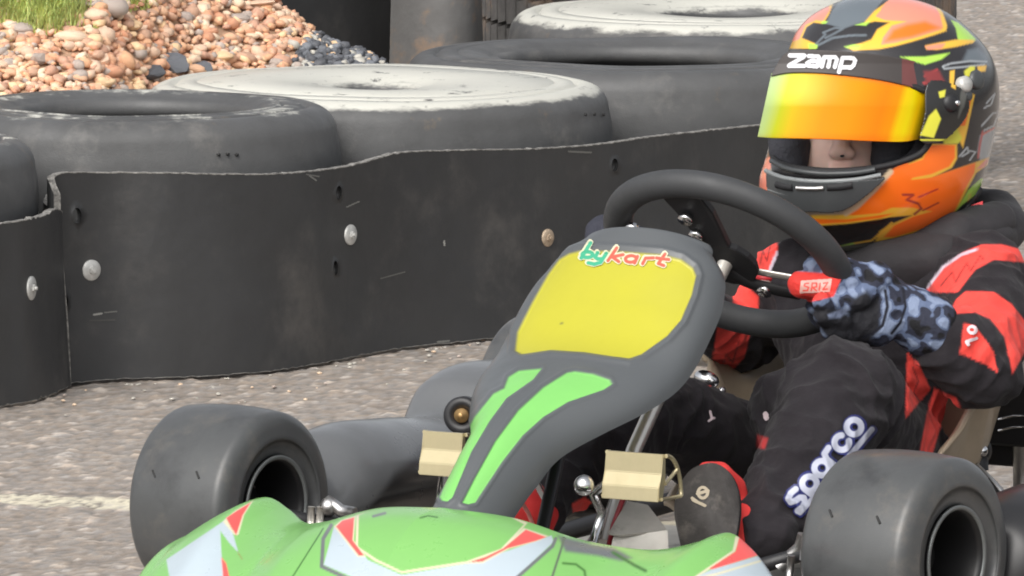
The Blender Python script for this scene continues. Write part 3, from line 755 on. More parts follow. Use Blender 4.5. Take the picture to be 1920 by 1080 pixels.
# ---- nose bodywork
rv = [0, .10, .2, .27, .31, .345, .378, .418, .455, .472]
ru = [.325, .31, .28, .225, .195, .19, .20, .22, .25, .28]
rz = [.197, .188, .160, .150, .160, .172, .158, .130, .098, .055]
fu = [.52, .515, .50, .475, .46, .45, .43, .405, .365, .33]
NVv, NT = 760, 130
vv = np.linspace(-.472, .472, NVv); av = np.abs(vv)
RU, RZ, FU = sm_tab(np.stack([rv, ru, rz, fu], 1), av)
V = np.zeros((NVv, NT, 3)); tt = np.linspace(-.16, 1, NT)
for i in range(NVv):
    for j, t in enumerate(tt):
        if t < 0:
            k = -t / .16; u = RU[i] - .012 * math.sin(k * math.pi / 2) - .022 * k; z = RZ[i] - .004 * k - .045 * k * k
        else:
            crown = .012 * math.sin(math.pi * min(1, t * 1.2)) if t < .83 else 0
            u = RU[i] + (FU[i] - RU[i]) * (1 - (1 - t) ** 1.25); z = .03 + (RZ[i] - .03) * (1 - t ** 1.75) + .004 * math.sin(t * math.pi)
        # gentle sculpting: the central dome stands proud of the wings
        g = .008 * (1 - sstep(.175, .215, av[i])) * sstep(0, .25, t)
        g2 = -.006 * np.exp(-((av[i] - .235) / .018) ** 2) * sstep(.05, .3, t)
        p = K(u + g + g2, vv[i], z + .3 * (g + g2)); V[i, j] = p
me = mesh_np('nose_cone', V.reshape(-1, 3), grid_faces(NVv, NT))
px, py, _ = topix(mesh_co(me))
GRN2 = srgb(120, 205, 90, .72)
L_ = [
 ('poly', [(412, 985), (427, 968), (436, 998), (447, 1036), (430, 1018), (413, 995)], WHT, 1.5),
 ('poly', [(296, 1060), (425, 973), (413, 993), (415, 1035), (420, 1085), (330, 1200), (316, 1085)], WHT, 1.8),
 ('poly', [(255, 1100), (311, 1044), (318, 1084), (318, 1200), (255, 1200)], LG, 2),
 ('line', [(446, 1036), (454, 1048)], (.25, .22, .05), 1.0, 1.0),
 ('poly', [(418, 978), (440, 958), (475, 938), (458, 965), (447, 1003), (440, 1003), (431, 993)], CREAM, 2), 
 ('poly', [(424, 971), (445, 957), (470, 942), (455, 966), (443, 1003), (434, 990)], RED, 1.5),
 ('poly', [(415, 1045), (424, 1056), (431, 1085), (431, 1200), (416, 1200), (418, 1075)], RED, 2),
 ('line', [(606, 991), (547, 1084)], DKG, 1.3, 1.2),
 ('line', [(621, 985), (606, 1010), (603, 1062), (650, 1084), (680, 1100)], GREY, 3.5, 1.5),
 ('poly', [(626, 988), (607, 1059), (670, 1086), (690, 1120), (930, 1120), (965, 1086), (1038, 1016), (1034, 1004), (960, 1030), (877, 1056), (753, 1078), (690, 1050), (650, 1003)], WHT, 1.6),
 ('poly', [(668, 966), (723, 950), (830, 940), (910, 950), (989, 980), (945, 1031), (878, 1056), (753, 1075), (703, 1052), (667, 1027)], CREAM, 1.8),
 ('poly', [(673, 966), (723, 945), (830, 935), (910, 945), (983, 983), (939, 1029), (876, 1052), (753, 1071), (707, 1049), (671, 1025)], LG, 1.5),
 ('poly', [(626, 987), (640, 975), (667, 967), (663, 1013), (686, 1044), (671, 1044), (650, 1017)], CREAM, 1.6),
 ('poly', [(630, 987), (642, 976), (664, 970), (661, 1013), (683, 1042), (673, 1042), (652, 1015)], RED, 1.3),
 ('poly', [(982, 990), (1028, 1005), (1010, 1014), (954, 1029), (905, 1056), (876, 1056), (908, 1045), (941, 1030)], CREAM, 1.8),
 ('poly', [(986, 993), (1024, 1007), (1005, 1014), (952, 1028), (904, 1053), (880, 1054), (911, 1044), (944, 1028)], RED, 1.3),
 ('line', [(1042, 1010), (1036, 1024), (966, 1086)], GREY, 3.2, 1.5),
 ('poly', [(1046, 1004), (1110, 1020), (1150, 1026), (1185, 1046), (1165, 1052), (1120, 1042), (1060, 1034)], GREY, 5),
 ('line', [(1150, 1036), (1190, 1060), (1210, 1070)], DKG, 3.0, 3.0),
 ('line', [(1058, 1008), (1052, 1030), (1034, 1086)], (.10, .13, .09), 2.2, 1.3),
 ('line', [(1056, 1056), (1080, 1058), (1096, 1070), (1098, 1086)], DKG, 2.0, 2.5),
 ('poly', [(1379, 1006), (1388, 1006), (1378, 1034), (1306, 1084), (1298, 1084), (1374, 1032)], CREAM, 1.6),
 ('poly', [(1387, 1004), (1426, 1040), (1336, 1068), (1330, 1066), (1379, 1034)], RED, 1.4),
 ('poly', [(1426, 1041), (1460, 1084), (1460, 1200), (1280, 1200), (1300, 1084), (1334, 1068)], WHT, 1.6),
 ('line', [(1425, 1052), (1345, 1076), (1300, 1086)], CREAM, 2.0, 1.5),
 ('line', [(788, 971), (803, 967), (820, 970)], DKG, 1.4, 1.2), ('line', [(700, 968), (722, 962)], GREY, 2.5, 2.0),
]
col = paint_layers(px, py, LG, L_)
# edge lip of the moulding is bare grey plastic behind the graphics
tflat = np.tile(tt, NVv); lipm = (1 - sstep(-.065, -.012, tflat))[:, None]
col = col * (1 - lipm) + np.array(GREY) * .45 * lipm
set_col(me, col); link('nose_cone', me, M['livery'], kart)
# nose underside fill and front bumper bar, so it is a body from the side too
tube('front_bumper', [K(.0, -.24, .06), K(.30, -.24, .065), K(.40, -.20, .07), K(.43, 0, .07), K(.40, .20, .07), K(.30, .24, .065), K(0, .24, .06)], .010, M['chrome'], kart)

# ---- centre front panel (number plate fairing)
sp = [  # t, u, z, half width, depth of the shell, boxiness
 (0.00, .335, .165, .052, .050, .75), (.10, .315, .190, .050, .050, .75), (.20, .280, .220, .050, .052, .72), (.32, .222, .266, .055, .055, .70), (.43, .160, .303, .066, .050, .66),
 (.52, .095, .330, .098, .046, .60), (.60, .030, .350, .125, .042, .50), (.68, -.030, .372, .135, .042, .42), (.78, -.090, .420, .136, .044, .40), (.88, -.138, .464, .128, .046, .42), (.95, -.168, .492, .114, .040, .48), (1.0, -.186, .508, .092, .030, .6)]
NS, NC = 400, 300
ts = np.linspace(0, 1, NS); UU, ZZ, WW, DD, BB = sm_tab(sp, ts)
Vp = np.zeros((NS, NC, 3)); nrm = np.zeros((NS, 2))
du, dz = np.gradient(UU), np.gradient(ZZ); l = np.hypot(du, dz); du /= l; dz /= l
nu_, nz_ = dz, -du                       # normal pointing forward/up
for i in range(NS):
    for j in range(NC):
        a = math.pi * (j / (NC - 1)); ca, sa = math.cos(a), math.sin(a); e = BB[i] * .62
        rr = (abs(ca) ** (1 / e) + abs(sa) ** (1 / e)) ** (-e); v = -WW[i] * rr * ca; n = DD[i] * (rr * abs(sa) - 1) + .014 * (1 - (v / WW[i]) ** 2) - .014
        # flare the rear edge out slightly
        fl_ = 1 + .05 * (1 - rr * abs(sa))
        Vp[i, j] = K(UU[i] + nu_[i] * n, v * fl_, ZZ[i] + nz_[i] * n)
# close the top edge by rolling the last rows back
Vt = []
for k in range(1, 13):
    a = k / 12 * math.pi / 2; c_ = K(UU[-1], 0, ZZ[-1]); tdir = (KF * du[-1] + KZ * dz[-1]); nd = (KF * nu_[-1] + KZ * nz_[-1])
    row = []
    for j in range(NC):
        p = Vector(Vp[-1, j]); rel = p - c_; row.append(c_ + KL * rel.dot(KL) * (1 - .10 * (1 - math.cos(a))) + nd * (rel.dot(nd) * math.cos(a) - .036 * (1 - math.cos(a))) + tdir * (.013 * math.sin(a) + rel.dot(tdir)))
    Vt.append(row)
Vp = np.vstack([Vp, np.array([[list(q) for q in r] for r in Vt])]); NS2 = Vp.shape[0]
me = mesh_np('front_panel', Vp.reshape(-1, 3), grid_faces(NS2, NC))
yel = [(1067, 475), (1087, 470), (1160, 471), (1242, 477), (1277, 486), (1299, 502), (1305, 517), (1297, 552), (1277, 599), (1250, 630), (1203, 663), (1180, 671), (1149, 667), (1095, 659), (1032, 655), (978, 663), (966, 657), (970, 622), (997, 568), (1028, 513), (1048, 486)]
sl = [(824, 932), (832, 913), (859, 835), (890, 781), (925, 738), (945, 728), (953, 707), (972, 695), (1015, 691), (999, 711), (949, 746), (918, 788), (883, 847), (848, 932), (838, 940), (828, 938)]
srt = [(867, 942), (890, 897), (929, 827), (972, 769), (1019, 726), (1062, 699), (1077, 696), (1112, 701), (1143, 712), (1147, 720), (1132, 730), (1065, 753), (1019, 781), (980, 816), (941, 866), (910, 913), (891, 942), (878, 945)]
co = mesh_co(me); no = mesh_no(me); px, py, _ = topix(co)
front = np.clip((-(no @ np.array(FW))) * 8, 0, 1)
if (no @ np.array(FW)).mean() > 0: 
    me.flip_normals(); no = mesh_no(me); front = np.clip((-(no @ np.array(FW))) * 10 + .8, 0, 1)
sdy = poly_sd(px, py, yel)
dsp = -.0028 * sstep(-2, 3, sdy) + .0028 * np.exp(-((sdy + 9) / 5.0) ** 2)
for q in (sl, srt):
    s_ = poly_sd(px, py, q); dsp += -.0016 * sstep(-2, 2, s_) + .001 * np.exp(-((s_ + 5) / 3.5) ** 2)
co2 = co + no * (dsp * front)[:, None]; me.vertices.foreach_set('co', co2.astype(np.float32).ravel()); me.update()
PG = srgb(104, 108, 111, .66); YEL = srgb(226, 220, 64, .58); PGR = srgb(142, 222, 118, .74)
col = paint_layers(px, py, PG, [('poly', yel, YEL, 1.8), ('poly', sl, PGR, 1.5), ('poly', srt, PGR, 1.5), ('line', [(1050, 604), (1053, 603)], (.2, .2, .04), 2, 1.5)], front)
set_col(me, col); panel = link('front_panel', me, M['panel'], kart)
for nm, ctr in (('panel_bracket', K(-.10, 0, .36)),):
    tube(nm, [K(.10, 0, .06), K(.0, 0, .28), K(-.12, 0, .37), K(-.20, 0, .46)], .009, M['black'], kart)

# ---- stickers: thin meshes lying 1 mm proud of a surface, cut to a mask drawn as strokes
def bvh_of(o):
    me = o.data; return BVHTree.FromPolygons([v.co[:] for v in me.vertices], [p.vertices[:] for p in me.polygons])
def sticker(name, bbox, step, inside, colour, target, parent, off=.0012, matr='print'):
    """inside(x,y) -> signed value > 0 where the print is; colour(x,y) -> list of rgb arrays"""
    x0, y0, x1, y1 = bbox; nx, ny = int((x1 - x0) / step) + 1, int((y1 - y0) / step) + 1
    xs, ys = np.meshgrid(np.linspace(x0, x1, nx), np.linspace(y0, y1, ny), indexing='ij')
    ins = inside(xs, ys) > 0; bv = target if isinstance(target, BVHTree) else bvh_of(target)
    idx = -np.ones((nx, ny), int); V = []
    need = ins.copy(); need[:-1] |= ins[1:]; need[1:] |= ins[:-1]; need[:, :-1] |= ins[:, 1:]; need[:, 1:] |= ins[:, :-1]
    for i, j in zip(*np.nonzero(need)):
        d = ray(xs[i, j], ys[i, j]).normalized(); h = bv.ray_cast(CAM, d)
        if h[0] is None: continue
        n = h[1]; n = -n if n.dot(d) > 0 else n
        idx[i, j] = len(V); V.append(h[0] + n * off - d * off * .3)
    F = []; ic = ins.astype(int)
    for i in range(nx - 1):
        for j in range(ny - 1):
            q = [idx[i, j], idx[i + 1, j], idx[i + 1, j + 1], idx[i, j + 1]]
            if ic[i, j] + ic[i + 1, j] + ic[i + 1, j + 1] + ic[i, j + 1] >= 2 and min(q) >= 0: F.append(q)
    if not F: print('EMPTY STICKER', name); return None
    me = mesh_np(name, V, F)
    qx, qy, _ = topix(mesh_co(me)); set_col(me, colour(qx, qy)); return link(name, me, M[matr], parent)
def arc(cx, cy, r, a0, a1, n=14, ry=None):
    ry = ry or r; return [(cx + r * math.cos(math.radians(a0 + (a1 - a0) * k / n)), cy + ry * math.sin(math.radians(a0 + (a1 - a0) * k / n))) for k in range(n + 1)]
def aff(strokes, o, ex, ey):      # letter space (x right, y down) to photograph px
    return [[(o[0] + ex[0] * x + ey[0] * y, o[1] + ex[1] * x + ey[1] * y) for x, y in s] for s in strokes]
def ink(strokes):
    def f(x, y):
        b = np.full(x.shape, 1e9)
        for s in strokes: b = np.minimum(b, line_d(x, y, s))
        return b
    return f
# maker's name over the yellow plate: "by" in green, "kart" in red, pale outline
by_ = [[(3.0, -8), (1.2, 6)], arc(3.6, 2.6, 2.6, 0, 360, 16), [(8.2, 0), (7.8, 4.2), (9.3, 5.6), (11.5, 5)], [(12.6, 0), (11.4, 8.5), (8.6, 10.5), (5.5, 9.8)]]
kart_ = [[(18.5, -6), (16.5, 6)], [(22.8, -.5), (18, 2.4), (22, 6)], arc(27.4, 2.7, 2.7, 0, 360, 14, 3.0), [(30.2, 0), (30, 6)], [(34, 6), (34.4, .8), (38.2, 0)], [(43.2, -4.4), (41.6, 4.6), (44.6, 6)], [(39.8, -.2), (46, .3)]]
ex, ey = (3.72, .33), (-.75, 2.05)
B1 = aff(by_, (1090, 471), ex, ey); B2 = aff(kart_, (1083, 471), ex, ey); d1f, d2f = ink(B1), ink(B2)
def coln(x, y):
    g, r = d1f(x, y), d2f(x, y); c = np.tile(np.array(srgb(225, 222, 190, .8)), (len(x), 1))
    a = (1 - sstep(2.9, 4.3, g))[:, None]; c = c * (1 - a) + np.array(srgb(70, 178, 140, .8)) * a
    a = (1 - sstep(2.5, 3.8, r))[:, None]; return c * (1 - a) + np.array(srgb(226, 100, 82, .8)) * a
sticker('maker_name', (1074, 440, 1262, 512), .8, lambda x, y: 5.6 - np.minimum(d1f(x, y), d2f(x, y)), coln, panel, kart, off=.0012)

# ---- scuffs on the long rubber sheet
sheetb = bvh_of([c for c in main_belt.children if c.name.startswith('sheet')][0])
for pts, wd, c_ in ([[(650, 388), (672, 378)], 1.1, 150], [[(714, 522), (758, 510)], .9, 130], [[(580, 330), (592, 338)], 1.4, 150], [[(574, 327), (598, 331)], 1.0, 140], [[(176, 590), (190, 588)], 1.8, 170], [[(196, 586), (218, 584)], 1.0, 130], [[(168, 601), (215, 600)], 1.2, 90], [[(1066, 284), (1108, 286)], 1.6, 130], [[(832, 452), (833, 460)], 1.5, 190], [[(820, 641), (842, 639)], 1.4, 150], [[(95, 698), (104, 696)], 1.4, 140]):
    f_ = ink([pts]); sticker('scuff_mark', (min(p[0] for p in pts) - 3, min(p[1] for p in pts) - 3, max(p[0] for p in pts) + 3, max(p[1] for p in pts) + 3), .6, (lambda f: lambda x, y: wd * 1.0 - f(x, y) + .5 * np.sin(x * 1.7 + y))(f_), (lambda k: lambda x, y: np.tile(np.array(srgb(k * .86, k * .86, k * .83, .8)), (len(x), 1)))(c_), sheetb, main_belt, off=.0006)

# ---- side pods
def side_pod(sgn, tab, vi, vo, name='side_pod', m='pod'):
    NS, NC = (300, 180) if sgn < 0 else (90, 64); us = np.linspace(tab[0][0], tab[-1][0], NS)
    tb = sorted(tab); Z, Wf = sm_tab(tb, us); V = np.zeros((NS, NC, 3))
    for i, u in enumerate(us):
        vm, hw = (vi + vo) / 2, (vo - vi) / 2 * Wf[i]; zb = .045; zt = Z[i]; zm = (zb + zt) / 2; hz = (zt - zb) / 2
        e_ = .50 - .22 * float(sstep(-.58, -.66, u) if False else (1 if u < -.61 else (0 if u > -.54 else (-.54 - u) / .07)))
        for j in range(NC):
            a = 2 * math.pi * j / NC; ca, sa = math.cos(a), math.sin(a); rr = (abs(ca) ** (1 / e_) + abs(sa) ** (1 / e_)) ** (-e_)
            V[i, j] = K(u, sgn * (vm + hw * rr * ca), zm + hz * rr * sa)
    me = mesh_np(name, V.reshape(-1, 3), grid_faces(NS, NC, False, True))
    bm = bmesh.new(); bm.from_mesh(me); bm.verts.ensure_lookup_table()
    bm.faces.new([bm.verts[j] for j in range(NC)]); bm.faces.new([bm.verts[(NS - 1) * NC + j] for j in range(NC)])
    o = bm_link(name, bm, M[m], kart)
    if sgn < 0:      # inner flank coloured black below a slanting line, grey elsewhere
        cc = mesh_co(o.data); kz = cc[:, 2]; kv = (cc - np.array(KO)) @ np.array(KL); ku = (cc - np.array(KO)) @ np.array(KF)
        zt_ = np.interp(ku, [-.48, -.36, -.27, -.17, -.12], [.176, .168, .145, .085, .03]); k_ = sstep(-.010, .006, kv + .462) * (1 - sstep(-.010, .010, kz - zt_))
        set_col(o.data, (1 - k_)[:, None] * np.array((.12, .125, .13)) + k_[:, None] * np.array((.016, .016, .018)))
    return o
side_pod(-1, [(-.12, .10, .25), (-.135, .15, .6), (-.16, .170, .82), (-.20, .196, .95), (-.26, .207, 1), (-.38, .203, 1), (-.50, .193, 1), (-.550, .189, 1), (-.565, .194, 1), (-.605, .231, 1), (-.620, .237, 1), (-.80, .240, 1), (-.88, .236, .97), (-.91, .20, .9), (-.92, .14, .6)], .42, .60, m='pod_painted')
side_pod(+1, [(-.12, .10, .25), (-.135, .145, .6), (-.16, .172, .82), (-.20, .188, .95), (-.26, .194, 1), (-.45, .190, 1), (-.70, .185, 1), (-.86, .18, .97), (-.90, .14, .9), (-.92, .10, .6)], .455, .64, m='podblack')
# dark bolt disc with brass centre on the right pod
c = onK(868, 779, v=-.325); disc_ax = (-FW + RT * -.25).normalized()
me = lathe_mesh([(.0005, .006), (.012, .006), (.0125, .009), (.022, .010), (.0255, .006), (.0262, -.012), (.0005, -.012)], 40, c, disc_ax, closed=False); dsk = link('mounting_disc', me, M['black'], kart)
me = lathe_mesh([(.0005, .016), (.004, .016), (.0045, .012), (.0095, .0115), (.010, .005)], 24, c, disc_ax, closed=False); link('brass_bolt', me, M['brass'], dsk)
tube('pod_stay', [K(-.30, -.22, .06), K(-.30, -.30, .10), c - disc_ax * .01], .007, M['black'], kart)

# ---- chassis
for s in (-1, 1):
    tube('chassis_rail', [K(.34, s * .16, .05), K(.10, s * .20, .045), K(-.20, s * .26, .045), K(-.55, s * .30, .045), K(-1.10, s * .30, .06)], .014, M['black'], kart)
    tube('kingpin_tube', [K(.02, s * .30, .05), K(.0, s * .395, .10)], .012, M['black'], kart)
tube('rear_axle', [K(-1.05, -.50, .137), K(-1.05, .50, .137)], .0155, M['brass'], kart)
bm = bmesh.new(); box_bm(bm, K(-.20, 0, .038), KF * .48, KL * .27, KZ * .003); bm_link('floor_tray', bm, M['tray'], kart, smooth=False)
# folded aluminium plate under the brake pedal
def on_pl(px_, py_, P0, n):
    d = ray(px_, py_); return CAM + d * (n.dot(P0 - CAM) / n.dot(d))
def px_plate(name, pts, P0, n, th, m, parent, bev=.0008):
    bm = bmesh.new(); a = [bm.verts.new(on_pl(x, y, P0, n)) for x, y in pts]; b2 = [bm.verts.new(v.co - n * th) for v in a]
    bm.faces.new(a); bm.faces.new(b2[::-1])
    for i in range(len(a)): j = (i + 1) % len(a); bm.faces.new([a[j], a[i], b2[i], b2[j]])
    bmesh.ops.bevel(bm, geom=bm.edges[:], offset=bev, segments=2, affect='EDGES'); return bm_link(name, bm, m, parent, smooth=False)
hn = (-FW * .62 + UP * .75 + RT * .1).normalized(); hP = onK(1200, 995, v=.06)
px_plate('heel_plate', [(1176, 938), (1215, 946), (1252, 994), (1164, 1004), (1140, 1000)], hP, hn, .003, M['tray'], kart)
hn2 = (-FW * .95 + UP * .2).normalized()
px_plate('heel_lip', [(1150, 1006), (1164, 1004), (1252, 994), (1254, 1040), (1140, 1050)], hP, hn2, .003, M['tray'], kart)
tube('rear_bumper', [K(-1.16, -.55, .20), K(-1.24, -.50, .20), K(-1.26, 0, .205), K(-1.24, .50, .20), K(-1.16, .55, .20)], .014, M['steel'], kart)

# ---- steering: wheel, column, rods
BETA = math.radians(48); WC = onK(1367, 477, v=0.0); WR = .1575
WE = (KF * math.sin(BETA) + KZ * math.cos(BETA)).normalized(); WN = (-KF * math.cos(BETA) + KZ * math.sin(BETA)).normalized()
def wp(a, r=WR, n=0.0): a = math.radians(a); return WC + KL * (math.cos(a) * r) + WE * (math.sin(a) * r) + WN * n
sw = empty('steering_wheel', WC); adopt(sw, kart)
tube('rim', [wp(k * 5) for k in range(72)], .0200, M['foam'], sw, seg=22, closed=True, flat=.92)
def plate(name, outline, th, m, parent, bev=.0012):   # outline: list of (a, r, n) polar points in the wheel plane
    bm = bmesh.new(); top = [bm.verts.new(wp(a, r, n + th)) for a, r, n in outline]; bot = [bm.verts.new(wp(a, r, n - th)) for a, r, n in outline]
    f1 = bm.faces.new(top); f2 = bm.faces.new(bot[::-1])
    for i in range(len(top)):
        j = (i + 1) % len(top); bm.faces.new([top[j], top[i], bot[i], bot[j]])
    bmesh.ops.bevel(bm, geom=[e for e in bm.edges if not (abs((e.verts[0].co - e.verts[1].co).length - 2 * th) < 1e-5)], offset=bev, segments=2, affect='EDGES')
    return bm_link(name, bm, m, parent, smooth=False)
plate('spoke', [(86, .150, 0), (110, .150, 0), (107, .110, -.006), (112, .05, -.012), (60, .045, -.012), (78, .110, -.006)], .005, M['black'], sw)
plate('hub_plate', [(a, .046, -.012) for a in range(0, 360, 24)], .005, M['matte_black'], sw)
pa = [(-2, .150, 0), (-13, .150, 0), (-16, .11, -.004), (-20, .07, -.010), (-40, .035, -.012), (30, .03, -.012), (0, .07, -.010), (-2, .11, -.004)]
plate('spoke', [(180 - a, r, n) for a, r, n in pa][::-1], .0035, M['steel'], sw)
def onW(px_, py_, n=0.0):
    d = ray(px_, py_); P0 = WC + WN * n; return CAM + d * (WN.dot(P0 - CAM) / WN.dot(d))
tube('spoke', catmull([onW(1340, 474, -.010), onW(1362, 484, -.008), (onW(1400, 504, -.006)), onW(1440, 513, -.004), onW(1485, 521, -.002), onW(1545, 533, 0)], 5), .0075, M['white_tube'], sw, flat=.42, up=WN)
tube('spoke_web', catmull([onW(1360, 505, -.016), onW(1400, 528, -.014), onW(1450, 542, -.012), onW(1500, 552, -.008)], 5), .012, M['matte_black'], sw, flat=.5, up=WN)
for bx_, by_p in ((1286, 410), (1305, 441), (1186, 428), (1434, 545)):
    p = onW(bx_, by_p, -.018); bm = bmesh.new(); bmesh.ops.create_cone(bm, cap_ends=True, segments=14, radius1=.0105, radius2=.0085, depth=.009, matrix=Matrix.Translation(p) @ WN.to_track_quat('Z', 'Y').to_matrix().to_4x4()); bm_link('bolt', bm, M['chrome'], sw)
tube('steering_column', [wp(0, 0, -.015), onK(1240, 730, v=.005), onK(1188, 845, v=.005), onK(1138, 1018, v=.005)], .0105, M['white_tube'], kart)
tube('column_support', [onK(1222, 760, v=-.02), onK(1195, 830, v=-.02), onK(1122, 1020, v=-.02)], .0080, M['white_tube'], kart)
tube('brake_line', [onK(1170, 930, v=.02), onK(1150, 985, v=.02), onK(1140, 1030, v=.02)], .0035, mat('red_hose', (.25, .02, .03), .4), kart)
for (x1, y1, x2, y2, r) in ((1312, 706, 1338, 716, .013), (1345, 752, 1356, 728, .008)):
    p1, p2 = onK(x1, y1, u=-.62), onK(x2, y2, u=-.62); b_e = bmesh.new(); bmesh.ops.create_uvsphere(b_e, u_segments=18, v_segments=12, radius=r, matrix=Matrix.Translation((p1 + p2) / 2) @ (p2 - p1).to_track_quat('X', 'Z').to_matrix().to_4x4() @ Matrix.Diagonal((1.5, .9, .9, 1)))
    bm_link('seat_fitting', b_e, M['chrome'], kart)
# small white-capped red button beside the panel
p = onK(1430, 536, v=.02); bm = bmesh.new(); bmesh.ops.create_cone(bm, cap_ends=True, segments=20, radius1=.0125, radius2=.012, depth=.010, matrix=Matrix.Translation(p) @ WN.to_track_quat('Z', 'Y').to_matrix().to_4x4()); cb_ = bm_link('column_boss', bm, M['white_tube'], kart); bm = bmesh.new(); bmesh.ops.create_uvsphere(bm, u_segments=18, v_segments=10, radius=.012, matrix=Matrix.Translation(p + WN * .004 + UP * .007) @ Matrix.Diagonal((1, 1, .6, 1))); bm_link('red_cap', bm, mat('red_plastic', (.75, .04, .05), .4), cb_)

# ---- pedals with gold extension blocks
def pedal(px0, py0, v, w, hgt, sgn):
    c = onK(px0, py0, v=v); root = empty('pedal', c); adopt(root, kart); root['label'] = 'gold anodised pedal block'
    # extruded section (in the u-z plane): face plate, lower lip, curved rib
    sec = [(-.004, hgt / 2), (.004, hgt / 2), (.006, .005), (.014, -.012), (.016, -hgt / 2), (.004, -hgt / 2), (.002, -.020), (-.004, -.004)]
    bm = bmesh.new(); a = [bm.verts.new(c + KF * u_ + KZ * z_ - KL * w) for u_, z_ in sec]; b2 = [bm.verts.new(c + KF * u_ + KZ * z_ + KL * w) for u_, z_ in sec]
    bm.faces.new(a); bm.faces.new(b2[::-1])
    for i in range(len(sec)): j = (i + 1) % len(sec); bm.faces.new([a[j], a[i], b2[i], b2[j]])
    bmesh.ops.bevel(bm, geom=bm.edges[:], offset=.0009, segments=2, affect='EDGES'); bm_link('pedal_face', bm, M['gold'], root, smooth=False)
    # end cheeks with triangular windows
    for e in (-1, 1):
        q = c + KL * (e * (w + .0015))
        arcp = [q + KF * (-.002 - .040 * math.sin(t * math.pi / 2)) + KZ * (hgt / 2 - .002 - (hgt - .004) * (1 - math.cos(t * math.pi / 2))) for t in np.linspace(0, 1, 10)]
        ch = tube('pedal_cheek', arcp, .0028, M['gold'], root, seg=8)
        tube('cheek_rib', [q + KZ * (-.008), arcp[5]], .0024, M['gold'], ch, seg=8)
        tube('cheek_rib', [q + KF * .01 - KZ * (hgt / 2 - .003), arcp[9]], .0024, M['gold'], ch, seg=8)
    return c
pc = pedal(1192, 892, .165, .042, .060, 1); pt = pedal(833, 850, -.135, .030, .056, -1)
tube('pedal_arm', [pc + KL * -.040 + KF * .004 - KZ * .012, onK(1112, 925, v=.11), onK(1128, 962, v=.11), onK(1112, 1018, v=.11)], .0062, M['chrome'], kart)
bm = bmesh.new(); bmesh.ops.create_uvsphere(bm, u_segments=20, v_segments=14, radius=.0135, matrix=Matrix.Translation(onK(1095, 910, v=.105))); bm_link('rod_end', bm, M['chrome'], kart)
tube('pedal_hoop', [onK(985, 900, v=-.03), onK(1005, 905, v=-.03), onK(1022, 935, v=-.03), onK(1028, 965, v=-.03), onK(1022, 1000, v=-.03)], .005, M['chrome'], kart)
tube('pedal_arm', [pt - KZ * .02, pt - KZ * .09 + KF * .02, K(.16, -.135, .05)], .006, M['chrome'], kart)
tube('throttle_cable', [onK(1160, 1012, v=-.05), onK(1118, 995, v=0), onK(1100, 1022, v=.02)], .003, M['steel'], kart)
# linkage by the driver's-right front wheel
tube('tie_rod', [onK(612, 938, u=.02), onK(640, 958, u=.02), onK(665, 963, u=.02)], .0085, M['steel'], kart)
bm = bmesh.new(); bmesh.ops.create_uvsphere(bm, u_segments=18, v_segments=12, radius=.013, matrix=Matrix.Translation(onK(617, 950, u=.02))); bm_link('rod_end', bm, M['steel'], kart)
for dx in (0, 17): tube('kingpin_bolt', [onK(584 + dx, 950, u=.03), onK(582 + dx, 995, u=.03)], .0052, M['white_tube'], kart)
tube('stub_axle', [cr, onK(570, 975, u=.02), onK(640, 985, u=.02)], .010, M['black'], kart)
tube('stub_axle', [cl, onK(1500, 1040, u=.0), onK(1430, 1060, u=.0)], .010, M['black'], kart)
tube('tie_rod', [onK(1508, 1003, u=.0), onK(1500, 1028, u=.0), onK(1462, 1062, u=.0)], .009, M['steel'], kart)
for a, b_ in (((1510, 1000), (1506, 1050)), ((1484, 1042), (1480, 1085))): tube('kingpin_bolt', [onK(*a, u=.05), onK(*b_, u=.05)], .005, M['steel'], kart)

# ---- seat: bucket shell open to the front
NS, NC = 60, 70; V = np.zeros((NS, NC, 3))
for i in range(NS):
    t = i / (NS - 1)                       # 0 front lip of the base, 1 top of the back
    u0 = np.interp(t, [0, .3, .5, .7, 1], [-.50, -.70, -.80, -.86, -.93]); z0 = np.interp(t, [0, .3, .5, .7, 1], [.065, .050, .075, .17, .30])
    hw = np.interp(t, [0, .3, .6, 1], [.175, .235, .285, .27]); rise = np.interp(t, [0, .15, .4, .6, .8, 1], [.03, .07, .20, .17, .04, .0]); fw_ = np.interp(t, [0, .4, .6, .8, 1], [0, .02, .09, .10, .03])
    for j in range(NC):
        s = -1 + 2 * j / (NC - 1); k = abs(s); side = sstep(.55, 1, k)
        hw_ = hw * (1 if s > 0 else .80); V[i, j] = K(u0 + fw_ * side, s * hw_ * (1 - .04 * side) * (1.0 if k < .8 else 1.0), z0 + rise * side ** 1.3)
me = mesh_np('seat', V.reshape(-1, 3), grid_faces(NS, NC)); seat = link('seat', me, M['seat'], kart)
md = seat.modifiers.new('thick', 'SOLIDIFY'); md.thickness = .006
